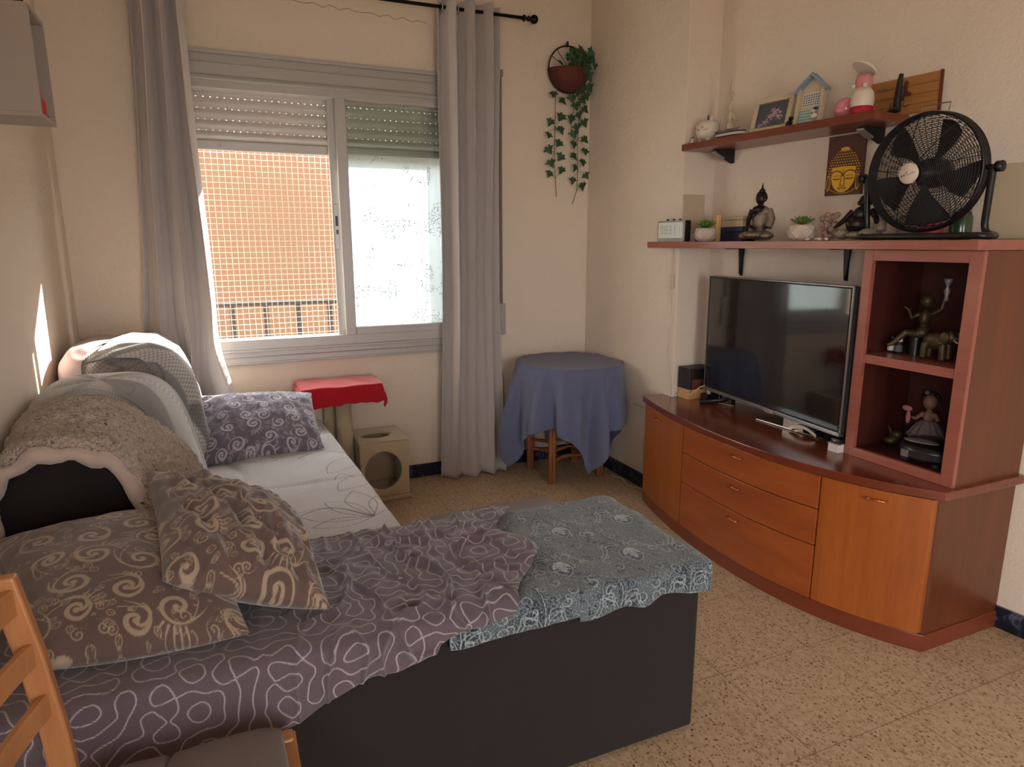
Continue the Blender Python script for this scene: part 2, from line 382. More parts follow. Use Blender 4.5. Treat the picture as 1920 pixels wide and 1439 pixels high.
# ------------------------------------------------------------------ printed patterns (drawn as strokes on a tile)
class Canvas:
    def __init__(s, n=768): s.n = n; s.a = np.zeros((n, n), np.float32)
    def stroke(s, pts, w, val=1.0):
        n = s.n; pts = np.asarray(pts, float) * n; ws = (np.asarray(w, float) * n) if hasattr(w, '__len__') else np.full(len(pts), w * n)
        for k in range(len(pts) - 1):
            d = pts[k + 1] - pts[k]; L = np.hypot(*d); c = max(1, int(L / 1.5))
            for t in np.arange(c) / c:
                p = pts[k] + d * t; r = ws[k] * (1 - t) + ws[k + 1] * t; R = int(r + 2)
                ix = np.arange(int(p[0]) - R, int(p[0]) + R + 1); iy = np.arange(int(p[1]) - R, int(p[1]) + R + 1)
                D = np.clip(r - np.hypot(ix[:, None] - p[0], iy[None] - p[1]) + .5, 0, 1) * val
                ix %= n; iy %= n; sub = s.a[np.ix_(ix, iy)]
                s.a[np.ix_(ix, iy)] = np.maximum(sub, D) if val > 0 else np.minimum(sub, 1 + D)
    def spiral(s, c, R, turns, a0, sgn, w, tail=.0):
        t = np.linspace(0, 1, 44); a = a0 + sgn * turns * 2 * PI * t; r = R * (1 - t) ** .9 + .004
        P = np.stack([c[0] + r * np.cos(a), c[1] + r * np.sin(a)], -1)
        s.stroke(P, w * (.35 + 1.1 * np.sin(PI * np.clip(t * 1.1, 0, 1)) ** .7)); s.stroke([P[-1], P[-1] + 1e-3], w * 1.8)
        if tail:
            d0 = P[0] - P[1]; d0 /= np.hypot(*d0); nrm = np.array([-d0[1], d0[0]]) * sgn * -1; q = np.linspace(0, 1, 14)[:, None]
            s.stroke(P[0] + d0 * q * tail + nrm * q ** 2 * tail * .5, w * .6 * (1 - q[:, 0]) + w * .15)
            s.stroke(P[0] + d0 * q * tail * .8 + nrm * q ** 2 * tail * .9, w * .3)
    def leaf(s, c, L, a, w, fill=False, wd=.36):
        t = np.linspace(0, 1, 12); d = np.array([math.cos(a), math.sin(a)]); nn = np.array([-d[1], d[0]]); h = np.sin(PI * t) ** .8 * L * wd
        for sg in (1, -1): s.stroke(np.array(c) + d * (t * L)[:, None] + nn * (sg * h)[:, None], w)
        s.stroke(np.array(c) + d * (t * L * .8)[:, None], w * .7)
        if fill:
            for q in (.35, .7):
                for sg in (1, -1): s.stroke(np.array(c) + d * (t * L)[:, None] + nn * (sg * h * q)[:, None], w)
def damask(seed, n=768, dens=15, lw=.0052):
    r = np.random.default_rng(seed); c = Canvas(n); pts = []
    for _ in range(600):
        p = r.random(2)
        if all(np.hypot(*(((p - q + .5) % 1) - .5)) > .17 for q in pts): pts.append(p)
        if len(pts) >= dens * 2: break
    for i, p in enumerate(pts):
        R = r.uniform(.055, .085); a = r.uniform(0, 2 * PI); sg = r.choice([-1, 1])
        c.spiral(p, R, r.uniform(1.2, 1.7), a, sg, lw * 1.5, tail=r.uniform(.08, .15))
        if i % 2 == 0: c.spiral(p, R * 1.35, .45, a + .5, sg, lw * 1.1)
        for k in range(3):
            an = a + 2 + k * .55; q = p + np.array([math.cos(an), math.sin(an)]) * R * 1.35
            c.leaf(q, r.uniform(.03, .05), an + r.uniform(-.7, .7), lw * .4)
        if i % 3 == 0:
            for k in range(5):
                an = a - 1.2 + k * .25; t = np.linspace(0, 1, 8)[:, None]; d = np.array([math.cos(an), math.sin(an)])
                c.stroke(p + d * (R * 1.25 + t * .06), lw * (.9 * (1 - t[:, 0]) + .2))
    for _ in range(80): c.leaf(r.random(2), r.uniform(.016, .036), r.uniform(0, 6.3), lw * .33)
    for _ in range(26): c.spiral(r.random(2), r.uniform(.018, .032), 1.3, r.uniform(0, 6), r.choice([-1, 1]), lw * .45, tail=.05)
    return c.a
def meander(seed, n=768, f=11, w=.9):
    a = nz(seed, (n, n), f * .86, f * 1.14); g = np.hypot(*np.gradient(a)) + 1e-4
    return np.clip(1.6 - np.abs(a) / g / (w * n / 512), 0, 1)
def paisley(seed, n=900):
    r = np.random.default_rng(seed); dk = Canvas(n); lt = Canvas(n)
    for gx in range(2):
        for gy in range(2):
            c = np.array([(gx + .5 + .5 * (gy % 2)) / 2, (gy + .5) / 2])
            for k, an in enumerate((-.7, 0, .7)):
                a = PI / 2 + an; L = .15 if k == 1 else .11
                dk.leaf(c, L, a, .012, True, .3); dk.leaf(c, L, a, .007, True, .24); lt.leaf(c, L * 1.06, a, .0022, False, .37); lt.leaf(c, L * .8, a, .002, True, .2)
            for sg in (-1, 1):
                t = np.linspace(0, 1, 30); X = c[0] + sg * (.02 + .20 * t + .03 * np.sin(t * 6)); Y = c[1] - .03 - .20 * t ** .5 * np.cos(t * 1.5) + .1 * t
                dk.stroke(np.stack([X, Y], -1), .007 * (1 - .5 * t)); lt.stroke(np.stack([X + .012, Y + .006], -1), .0022)
                lt.stroke(np.stack([X - .012, Y - .006], -1), .0022); dk.stroke(np.stack([X + .02, Y + .012], -1), .003)
                for j in range(4, 28, 4):
                    p = np.array([X[j], Y[j]]); a = r.uniform(0, 6.3)
                    t2 = np.linspace(0, 1, 8)[:, None]; q = p + np.array([math.cos(a), math.sin(a)]) * .045
                    dk.stroke(p + (q - p) * t2, .0028); dk.stroke([q, q + 1e-3], .009); lt.stroke([q, q + 1e-3], .003)
                    for e in range(3):
                        q2 = q + np.array([math.cos(a + e * 2.1), math.sin(a + e * 2.1)]) * .014; dk.stroke([q2, q2 + 1e-3], .006)
                dk.leaf(c + np.array([sg * .12, -.12]), .1, PI / 2 + sg * .9, .006, True, .34); lt.leaf(c + np.array([sg * .12, -.12]), .105, PI / 2 + sg * .9, .002, False, .42)
                dk.spiral(c + np.array([sg * .07, -.17]), .035, 1.2, 0, sg, .004); lt.spiral(c + np.array([sg * .17, .03]), .03, 1.4, 0, sg, .0022)
            t = np.linspace(0, 1, 20)
            for o in (-.012, 0, .012): dk.stroke(np.stack([c[0] + o + .01 * np.sin(t * 5), c[1] - .28 * t], -1), .0045)
            lt.stroke(np.stack([c[0] + .006 + .01 * np.sin(t * 5), c[1] - .28 * t], -1), .002)
    for _ in range(90):
        p = r.random(2); a = r.uniform(0, 6.28); dk.leaf(p, r.uniform(.02, .045), a, .0028, True, .4)
    for _ in range(40):
        p = r.random(2); dk.spiral(p, r.uniform(.018, .034), 1.3, r.uniform(0, 6), r.choice([-1, 1]), .0034); lt.spiral(p + .006, r.uniform(.03, .04), 1., r.uniform(0, 6), r.choice([-1, 1]), .002)
    for _ in range(500):
        p = r.random(2); (dk if r.random() < .6 else lt).stroke([p, p + r.uniform(-.012, .012, 2)], .0016)
    return dk.a, lt.a
def leafprint(seed, n=900):
    r = np.random.default_rng(seed); c = Canvas(n)
    for p, a0 in (((.25, .3), .4), ((.72, .55), 2.2), ((.35, .8), 3.9), ((.85, .1), 5.1)):
        for k in range(5):
            a = a0 + k * .55 - 1.1; L = r.uniform(.2, .34); t = np.linspace(0, 1, 26); d = np.array([math.cos(a), math.sin(a)]); nn = np.array([-d[1], d[0]])
            for sg in (1, -1): c.stroke(np.array(p) + d * (t * L)[:, None] + nn * (sg * np.sin(PI * t ** 1.2) * L * .2)[:, None], .0016)
        t = np.linspace(0, 1, 20); c.stroke(np.stack([p[0] - .3 * t, p[1] + .12 * np.sin(t * 3)], -1), .0024)
    return c.a

# ================================================================== ROOM
WY = 3.93; LX = -.66; RX = 2.26; CZ = 2.96; BY = -2.0
def struct(o): o['kind'] = 'structure'; return o
def nwx(y): return 2.46 + .1173 * (2.95 - y)
struct(B().box((LX - .2, BY - .1, -.1), (3.3, WY + .25, 0)).build('floor', 'floor'))
struct(B().box((LX - .2, BY - .1, CZ), (3.3, WY + .25, CZ + .1)).build('ceiling', 'ceil'))
struct(B().box((LX - .15, -.3, 0), (LX, WY + .2, CZ)).box((LX - .15, BY, 0), (LX, -1.6, CZ)).box((LX - .15, -1.6, 0), (LX, -.3, .95)).box((LX - .15, -1.6, 2.05), (LX, -.3, CZ)).build('wall_left', 'wall'))  # opening behind the camera is added to let fill daylight in
OX0, OX1, OZ0, OZ1 = -.14, 1.44, .80, 2.40
wb = B()
wb.box((LX, WY, 0), (RX + .4, WY + .22, OZ0)).box((LX, WY, OZ1), (RX + .4, WY + .22, CZ)).box((LX, WY, OZ0), (OX0, WY + .22, OZ1)).box((OX1, WY, OZ0), (RX + .4, WY + .22, OZ1))
struct(wb.build('wall_window', 'wall'))
rw = B().prism([(RX, WY), (RX, 2.95), (nwx(2.95), 2.95), (nwx(BY), BY), (3.25, BY), (3.25, WY)], CZ)
struct(rw.build('wall_right', 'wall', bevel=.004))
bk = B(); bk.box((LX, BY - .15, 0), (.3, BY, CZ)).box((1.2, BY - .15, 0), (3.2, BY, CZ)).box((.3, BY - .15, 2.15), (1.2, BY, CZ))  # gap in this unseen wall is added to admit fill light
struct(bk.build('wall_back', 'wall'))
# skirting
struct(B().box((LX, WY - .012, 0), (RX, WY, .085)).build('baseboard_window', 'skirt', bevel=.003))
struct(B().prism([(RX, WY - .012), (RX, 2.95 - .012), (nwx(2.95), 2.95 - .012), (nwx(BY), BY), (nwx(BY) - .012, BY), (nwx(2.95) - .012, 2.938), (RX - .012, 2.938), (RX - .012, WY - .012)][::-1], .085).build('baseboard_right', 'skirt'))
struct(B().box((LX, BY, 0), (LX + .012, WY - .012, .085)).build('baseboard_left', 'skirt', bevel=.003))
# old plaster crack and cable line over the window
cr = []
for i in range(40):
    t = i / 39; cr.append((.15 + 1.05 * t, WY - .001, 2.70 - .035 * t + .006 * math.sin(i * 1.7) + .004 * math.sin(i * 4.1)))
struct(B().tube(cr, .0028, 6).build('trim_1', 'plate', smooth=True))

# ---- window
W = thing('window_1', None, None, (.65, WY, OZ0)); W['kind'] = 'structure'
y0 = WY - .025
b = B(); b.box((OX0, y0, 2.262), (OX1, WY + .06, 2.40)); b.build('shutter_box', 'alu', W, bevel=.004)
b = B()
for z, d, h in ((2.385, .018, .02), (2.345, .010, .006), (2.285, .010, .006), (2.262, .016, .012)): b.box((OX0 - .005, y0 - d, z), (OX1 + .005, y0 + .001, z + h))
b.build('box_moulding', 'alu', W, bevel=.003)
b = B(); b.box((OX0, y0 - .004, .80), (OX1, WY + .09, .872)); b.build('sill', 'alu', W, bevel=.004)
b = B(); b.box((OX0, y0 - .016, .868), (OX1, y0 + .02, .882)).box((OX0, y0 - .012, .80), (OX1, y0, .812)).box((OX0, y0 - .009, .838), (OX1, y0, .844)); b.build('sill_rail', 'alu', W, bevel=.003)
b = B(); b.box((OX0, y0, .88), (OX1, WY + .09, .935)).box((OX0, y0, 2.225), (OX1, WY + .09, 2.265)).box((OX0, y0, .93), (-.085, WY + .09, 2.23)).box((1.385, y0, .93), (OX1, WY + .09, 2.23))
b.build('outer_frame', 'alu', W, bevel=.003)
def sash(name, x0, x1, y, st, zb, zt, sb):
    b = B(); b.box((x0, y, zb), (x0 + st, y + .03, zt)).box((x1 - st, y, zb), (x1, y + .03, zt)).box((x0 + st, y, zb), (x1 - st, y + .03, zb + sb)).box((x0 + st, y, zt - .042), (x1 - st, y + .03, zt))
    return b.build(name, 'alu', W, bevel=.004)
s1 = sash('front_sash', .662, 1.385, y0 + .004, .058, .925, 2.262, .052)
s2 = sash('rear_sash', .625, 1.36, y0 + .045, .045, .93, 2.25, .045)
B().box((.715, y0 + .016, .97), (1.33, y0 + .02, 2.225)).build('pane', 'glass', s1)
B().box((.665, y0 + .058, .97), (1.33, y0 + .062, 2.21)).build('pane', 'glass', s2)
pf = B().box((.72, y0 + .0635, .975), (1.33, y0 + .0645, 1.945)).build('privacy_film', 'film', s2)
b = B(); b.box((.633, y0 + .036, 1.42), (.656, y0 + .045, 1.67)); lk = b.build('sash_lock', 'silver', s2, bevel=.002)
b = B(); b.box((.638, y0 + .033, 1.55), (.652, y0 + .0365, 1.605)).box((.64, y0 + .033, 1.505), (.651, y0 + .0365, 1.53)); b.build('latch', 'black', lk)
# roller shutter
sh = B(); zt = 2.30; k = 0
zs = [2.262, 2.205, 2.15, 2.095, 2.04, 1.985 + .003]
for i in range(len(zs) - 1):
    za, zb_ = zs[i], zs[i + 1]; n = 7
    Z = np.linspace(za - .003, zb_ + .003, n); Yc = 4.035 - .011 * np.sin(np.linspace(0, PI, n))
    for sgn in (1,):
        X = np.array([[-.12, 1.42]] * n); sh.grid(X, np.stack([Yc, Yc], 1), np.stack([Z, Z], 1))
        sh.grid(X, np.stack([Yc * 0 + 4.044] * 2, 1), np.stack([Z, Z], 1))
SH = sh.build('shutter_curtain', 'shutter', W, smooth=True)
sl = B()
for i in range(1, len(zs) - 1):
    x = -.12
    while x < 1.42: sl.box((x, 4.032, zs[i] - .004), (x + .026, 4.042, zs[i] + .004)); x += .034
sl.build('slot_links', 'shutter', SH)
sb = B().box((-.12, 4.026, 1.94), (1.42, 4.05, 1.99)).build('bottom_bar', 'alu', SH, bevel=.004)
B().lathe([(0, 0), (.012, 0), (.012, .006), (0, .006)], (.07, 4.026, 1.965), 14, Matrix.Rotation(PI / 2, 3, 'X')).build('stopper', 'silver', sb)
b = B().box((-.13, 4.02, .9), (-.10, 4.06, 2.3)).box((1.40, 4.02, .9), (1.43, 4.06, 2.3)); b.build('shutter_guide', 'alu', W)
# cat net outside
nb = B(); x = -.14
r0 = random.Random(3)
while x < 1.46: nb.box((x, 4.17, .78), (x + .0021, 4.172, 2.42)); x += .0325
z = .80
while z < 2.42: nb.box((-.14, 4.1702, z), (1.46, 4.1726, z + .0021)); z += .0318
tag(nb.build('safety_net', 'net'), 'fine white square-mesh safety net stretched across the open window', 'net')
# railing outside
R = thing('balcony_railing', 'dark metal balcony railing seen outside through the net', 'railing', (.4, 4.45, .0))
B().box((-1.2, 4.43, 1.075), (2.6, 4.475, 1.105)).build('top_rail', 'rail', R, bevel=.004)
for i in range(16): B().box((-1.12 + .1955 * i + .0 , 4.442, .2), (-1.12 + .1955 * i + .028, 4.462, 1.075)).build('baluster', 'rail', R)
B().box((-1.2, 4.43, .2), (2.6, 4.475, .23)).build('bottom_rail', 'rail', R)
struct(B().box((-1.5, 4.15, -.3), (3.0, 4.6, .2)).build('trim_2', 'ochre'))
struct(B().box((-40, -40, -4.2), (40, 40, -4.0)).build('ground', 'street'))  # out of view, added to block sky light coming from below
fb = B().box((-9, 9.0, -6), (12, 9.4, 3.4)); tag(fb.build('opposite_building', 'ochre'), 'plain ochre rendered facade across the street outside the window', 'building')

# ---- curtains
def curtain(name, label, xt0, xt1, xb0, xb1, yt, yb, zt, zb, n, amp, seed, side, skew=None):
    nu, nv = 260, 90; s = np.linspace(0, 1, nu)[None, :]; t = np.linspace(0, 1, nv)[:, None]
    wf = wavy(4, seed)
    ph = n * 2 * PI * s + .35 * wf(s * 1.2, t * .5)
    x = (xt0 + (xt1 - xt0) * s) * (1 - t) + (xb0 + (xb1 - xb0) * s) * t
    tt = t if skew is None else t ** skew
    x = (xt0 + (xt1 - xt0) * s) * (1 - tt) + (xb0 + (xb1 - xb0) * s) * tt
    A = amp * (1 - .15 * t + .12 * wf(s * .7 + 3, t * .6))
    c = np.sin(ph); cc = np.sign(c) * np.abs(c) ** .75
    y = yt * (1 - t) + yb * t + A * cc
    x = x + .30 * A * np.sin(2 * ph) * .6 + .004 * wf(s * 2, t * 1.5)
    z = zt + (zb - zt) * t + 0 * s + .008 * wf(s * 2, t * 0) * (t > .9)
    C = thing(name, label, 'curtain', ((xt0 + xt1) / 2, yt, zb))
    P = np.stack([x, y, z * np.ones_like(x)], -1)
    return C, P
C1, P = curtain('curtain', 'pale grey floor-length curtain right of the window beside the draped round table', 1.235, 1.615, 1.20, 1.585, 3.835, 3.82, 2.775, .012, 3.5, .058, 5, 1)
t = np.linspace(0, 1, P.shape[0])[:, None]; P[..., 0] += .03 * np.sin(t * 7 + 1) * t * (np.linspace(0, 1, P.shape[1])[None] - .5); P[..., 1] -= .03 * t ** 3 * np.linspace(0, 1, P.shape[1])[None]
gridmesh('drape', P, 'curtain', C1, solid=.002)
def eyelet(C, x):
    B().tube([(x, 3.85 + .021 * math.cos(a), 2.728 + .021 * math.sin(a)) for a in np.linspace(0, 2 * PI, 20, endpoint=False)], .004, 8, True).build('eyelet', 'chrome', C, smooth=True)
for x in (1.262, 1.355, 1.45, 1.545): eyelet(C1, x)
C2, P = curtain('curtain', 'long pale grey curtain left of the window tucked behind the sofa back', -.27, -.045, -.40, .0, 3.82, 3.73, 2.775, .55, 3, .055, 11, -1, 1.5)
nv, nu = P.shape[:2]; t = np.linspace(0, 1, nv)[:, None]; s = np.linspace(0, 1, nu)[None]
q = smoothstep(.72, 1, t); P[..., 0] += q * (.05 * np.sin(s * 9 + t * 12)); P[..., 1] -= q * .10 * (.5 + .5 * np.sin(s * 5 + t * 22)); P[..., 1] = np.minimum(P[..., 1], 3.90)
gridmesh('drape', P, 'curtain', C2, solid=.002)
for x in (-.23, -.13, -.07): eyelet(C2, x)
RD = thing('curtain_rod', 'thin black metal curtain rod with turned knob ends above the window', 'curtain rod', (.65, 3.85, 2.73))
B().tube([(-.5, 3.85, 2.722), (1.76, 3.85, 2.736)], .0095, 12).build('rod', 'blackmetal', RD, smooth=True)
for sx, x0, z0 in ((1, 1.755, 2.736), (-1, -.5, 2.722)):
    pr = [(0, 0), (.012, 0), (.018, .006), (.018, .014), (.009, .02), (.009, .028), (.016, .034), (.016, .042), (.008, .048), (.02, .058), (.026, .072), (.022, .088), (.008, .098), (0, .10)]
    B().lathe(pr, (x0, 3.85, z0), 16, Matrix.Rotation(sx * PI / 2, 3, 'Y')).build('finial', 'blackmetal', RD, smooth=True)
for x in (-.42, 1.56): B().tube([(x, 3.93, 2.70), (x, 3.86, 2.705), (x, 3.85, 2.722)], .006, 8).build('wall_bracket', 'blackmetal', RD, smooth=True)
ST = thing('shutter_strap', 'narrow grey roller shutter strap running down the wall behind the right curtain', 'strap', (1.64, 3.92, .9))
B().box((1.632, 3.915, 1.0), (1.648, 3.921, 2.43)).build('strap', 'aludark', ST)
B().box((1.625, 3.905, 2.42), (1.655, 3.93, 2.46)).build('strap_guide', 'silver', ST, bevel=.003)
B().box((1.615, 3.905, .88), (1.665, 3.93, 1.08)).build('winder_plate', 'alu', ST, bevel=.004)

# ================================================================== wall cabinet, top left
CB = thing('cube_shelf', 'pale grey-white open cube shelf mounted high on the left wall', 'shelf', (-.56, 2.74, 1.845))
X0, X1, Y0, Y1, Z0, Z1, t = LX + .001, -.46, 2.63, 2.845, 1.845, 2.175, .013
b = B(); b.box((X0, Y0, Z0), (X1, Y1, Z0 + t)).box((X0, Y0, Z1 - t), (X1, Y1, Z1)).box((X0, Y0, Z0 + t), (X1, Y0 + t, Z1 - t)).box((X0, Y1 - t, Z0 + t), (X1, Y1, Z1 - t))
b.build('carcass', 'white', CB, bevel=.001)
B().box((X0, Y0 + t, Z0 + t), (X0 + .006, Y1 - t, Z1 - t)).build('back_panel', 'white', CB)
def clone(root, dz=(0, 0, 0), **k):
    c = root.copy(); COL.objects.link(c); c.location = root.location + Vector(dz)
    for ch in root.children:
        d = ch.copy(); COL.objects.link(d); d.parent = c
        for g in ch.children:
            e = g.copy(); COL.objects.link(e); e.parent = d
    return tag(c, **k)
BT = thing('nail_varnish_bottle', 'tiny red bottle with a black base inside the pale cube shelf', 'bottle', (-.50, 2.79, Z0 + t))
B().lathe([(0, 0), (.016, 0), (.018, .004), (.018, .045), (.008, .055), (.008, .06)], (-.49, 2.785, Z0 + t + .012)).build('bottle_body', 'redplastic', BT, smooth=True)
B().lathe([(0, 0), (.022, 0), (.022, .012), (0, .012)], (-.49, 2.785, Z0 + t)).build('base', 'black', BT)
B().lathe([(0, 0), (.009, 0), (.007, .04), (0, .04)], (-.49, 2.785, Z0 + t + .072)).build('cap', 'pinkwax', BT, smooth=True)
FR = thing('small_framed_picture', 'small beige framed picture standing on top of the pale cube shelf', 'picture frame', (-.52, 2.80, Z1))
b = B(); T = Matrix.Translation((-.555, 2.80, Z1 + .003)) @ Matrix.Rotation(-.15, 4, 'X')
b.box((-.05, 0, 0), (.07, .012, .16), T); b.build('frame', 'cream', FR, bevel=.003)
B().box((-.035, -.002, .02), (.055, 0, .14), T).build('picture', 'burnt', FR)

# ================================================================== hanging ivy
IV = thing('hanging_ivy', 'artificial ivy trailing from a round bark wall basket beside the curtain', 'hanging plant', (2.08, WY, 2.3))
cx, cz, rr = 2.085, 2.495, .135
B().tube([(cx + rr * math.cos(a), 3.895, cz + rr * math.sin(a)) for a in np.linspace(0, 2 * PI, 48, endpoint=False)], .0045, 8, True).build('hoop', 'bronze', IV, smooth=True)
b = B()
for a in (.45, .9, 1.35, 2.2, 2.6): b.tube([(cx + rr * math.cos(a), 3.895, cz + rr * math.sin(a)), (cx + .03 * math.cos(a), 3.87, cz + .0)], .002, 6)
b.build('wire_spokes', 'bronze', IV, smooth=True)
b = B(); nv_, nu_ = 16, 28; th = np.linspace(PI, 2 * PI, nu_)[None]; q = np.linspace(0, 1, nv_)[:, None]
Xb = cx + (rr - .005) * np.cos(th) * (1 - 0 * q); Zb = cz + (rr - .004) * np.sin(th) * (np.cos(q * PI / 2) ** .8)
Yb = 3.915 - .13 * np.sin(q * PI / 2) * (1 - np.cos(th) ** 2 * .75) + 0 * th
Xb = Xb + 0 * q; Zb = Zb + 0 * q
b.grid(Xb, Yb, Zb); b.build('bark_basket', 'bark', IV, smooth=True, solid=.006)
B().tube([(cx + .01, 3.925, 2.64), (cx - .002, 3.905, 2.655), (cx - .012, 3.9, 2.64), (cx - .002, 3.9, 2.625)], .006, 8).build('hook', 'cabledark', IV, smooth=True)
LEAF = [(0, -.12), (.22, -.42), (.46, -.38), (.50, -.1), (.95, .02), (.62, .3), (.42, .42), (.28, .72), (0, 1.15), (-.28, .72), (-.42, .42), (-.62, .3), (-.95, .02), (-.50, -.1), (-.46, -.38), (-.22, -.42)]
def leaf(b, p, size, ang, rnd, tilt=.4):
    c = Vector((0, .25, .0)); R1 = Matrix.Rotation(ang, 3, 'Z'); T = Matrix.Rotation(rnd.uniform(-tilt, tilt), 3, 'Z') @ Matrix.Rotation(PI / 2 + rnd.uniform(-tilt, tilt), 3, 'X')
    sz = size * .5; vs = [c] + [Vector((x * (1 + .08 * rnd.random()), y, -.18 * abs(x) + .06 * y)) for x, y in LEAF]
    vs = [Vector(p) + T @ (R1 @ (v * sz)) for v in vs]; n = len(LEAF)
    b.add(vs, [(0, 1 + i, 1 + (i + 1) % n) for i in range(n)])
rnd = random.Random(4)
def vine(pts, leaves, size=.05):
    b = B(); b.tube(pts, .0022, 6); v = b.build('vine', 'stem', IV, smooth=True); l = B()
    for (x, z) in leaves:
        y = 3.885 + rnd.uniform(-.02, .01); leaf(l, (x, y, z), 1.18 * size * rnd.uniform(.9, 1.15), PI + rnd.uniform(-.7, .7), rnd)
        zz = min(pts, key=lambda p: abs(p[2] - z)); l.tube([(zz[0], zz[1], zz[2]), (x, y, z + .012)], .0012, 4)
    l.build('vine_leaves', 'ivy', v)
vine([(2.0, 3.86, 2.40), (1.995, 3.89, 2.33), (2.0, 3.9, 2.15), (1.995, 3.9, 2.0), (2.005, 3.9, 1.85), (2.015, 3.9, 1.74)],
     [(1.975, 2.35), (2.04, 2.32), (1.965, 2.19), (2.04, 2.225), (2.03, 2.15), (1.945, 2.11), (2.03, 2.07), (1.95, 2.03), (2.045, 1.99), (1.96, 1.95), (2.05, 1.91), (1.965, 1.885)][:12], .06)
vine([(2.16, 3.84, 2.42), (2.165, 3.88, 2.3), (2.16, 3.9, 2.1), (2.165, 3.9, 1.9), (2.16, 3.9, 1.78), (2.13, 3.9, 1.70)],
     [(2.13, 2.07), (2.205, 2.03), (2.125, 2.0), (2.2, 1.965), (2.135, 1.925), (2.205, 1.88), (2.13, 1.85), (2.2, 1.82), (2.12, 2.13), (2.19, 2.1)], .06)
vine([(2.13, 3.83, 2.44), (2.12, 3.86, 2.35), (2.11, 3.89, 2.2), (2.112, 3.9, 2.11)], [(2.1, 2.34), (2.14, 2.3), (2.17, 2.33), (2.19, 2.28), (2.11, 2.22), (2.15, 2.24), (2.19, 2.2), (2.14, 2.17)], .065)
vine([(2.18, 3.82, 2.5), (2.21, 3.84, 2.42), (2.2, 3.87, 2.33)], [(2.21, 2.47), (2.22, 2.41), (2.2, 2.36), (2.18, 2.4), (2.15, 2.38)], .065)
l = B()
for i in range(46):
    a = rnd.uniform(0, 2 * PI); q = rnd.random() ** .6
    leaf(l, (cx + .03 + .12 * q * math.cos(a), 3.86 - rnd.random() * .07, cz + .015 + .075 * q * math.sin(a) + (.02 if math.cos(a) > 0 else 0)), rnd.uniform(.045, .075), rnd.uniform(0, 6.3), rnd, .7)
l.build('basket_foliage', 'ivy', IV)

# ================================================================== round table
TB = thing('round_table', 'small round cane table with turned legs under a blue cloth in the corner', 'table', (1.93, 3.55, 0))
TC = Vector((1.955, 3.585)); TR = .315; TZ = .735
legs = [(1.785, 3.475), (2.125, 3.475), (1.79, 3.80), (2.12, 3.80)]
for lx, ly in legs:
    b = B()
    for dx in (-.011, .011): b.tube([(lx + dx, ly, .0), (lx + dx, ly, .70)], .0135, 10)
    b.build('leg', 'cane', TB, smooth=True)
b = B()
for i in range(4):
    a = Vector(legs[(0, 1, 3, 2)[i]] + (.135,)); c = Vector(legs[(1, 3, 2, 0)[i]] + (.135,)); m = Vector((1.955, 3.64, .0))
    mid = (a + c) / 2; inw = (Vector((1.955, 3.64, .135)) - mid) * .55
    pts = [a + (c - a) * t + inw * math.sin(PI * t) for t in np.linspace(0, 1, 12)]; b.tube(pts, .012, 8); b.tube([p + Vector((0, 0, .06)) for p in pts], .009, 8)
b.build('stretcher', 'cane', TB, smooth=True)
b = B(); b.lathe([(0, .70), (TR - .012, .70), (TR - .004, .708), (TR - .004, .725), (TR - .01, .73), (0, .73)], (TC.x, TC.y, 0), 48); b.build('tabletop', 'cane', TB, smooth=True)
nu, nr = 420, 110; th = np.linspace(0, 2 * PI, nu)[None, :]; q = np.linspace(0, 1, nr)[:, None]
# square cloth, corners hang lower
half = .70; rc = half / np.maximum(np.abs(np.cos(th - .72)), np.abs(np.sin(th - .72))); rc = rc * (1 - .0)
rad = q * rc; fold = np.clip((rad - TR) / .3, 0, 1.4)
wf = wavy(3, 21); nf = 11
flare = .055 + .02 * wf(th / 6.28, 0 * th)
ripple = np.sin(nf * th + .8 * wf(th / 6.28 * 1, q * 0)) * .5 + .35 * np.sin(17 * th + 1.3)
R_ = np.where(rad < TR, rad, TR + .012 + fold * (flare + .058 * np.sign(ripple) * np.abs(ripple) ** .8) - .015 * fold ** 2)
drop = np.where(rad < TR, 0, np.maximum(0, rad - TR - .008) * .97)
Z = TZ + .006 - drop - .002 * np.sin(nf * th) * (fold > 0); 
X = TC.x + R_ * np.cos(th); Y = TC.y + R_ * np.sin(th)
X = np.minimum(X, RX - .018 + 0 * X); Y = np.minimum(Y, WY - .03)
P = np.stack([X, Y, Z * np.ones_like(X)], -1)
tag(gridmesh('tablecloth', P, 'blue', None, solid=.003), 'dusty blue linen cloth draped in folds over the small round table', 'tablecloth')

# ================================================================== cat tree
CT = thing('cat_tree', 'beige plush cat scratching post with a cube den and top perch', 'cat tree', (.75, 3.75, 0))
b = B(); b.box((.50, 3.60, 0), (.935, 3.90, .03)); b.build('base_board', 'sand', CT, bevel=.01)
B().tube([(.595, 3.75, .03), (.595, 3.75, .64)], .044, 24).build('post', 'sand', CT, smooth=True)
B().tube([(.535, 3.86, .03), (.535, 3.86, .64)], .035, 24).build('post', 'sand', CT, smooth=True)
B().box((.365, 3.60, .64), (.78, 3.87, .675)).build('perch', 'sand', CT, bevel=.015)
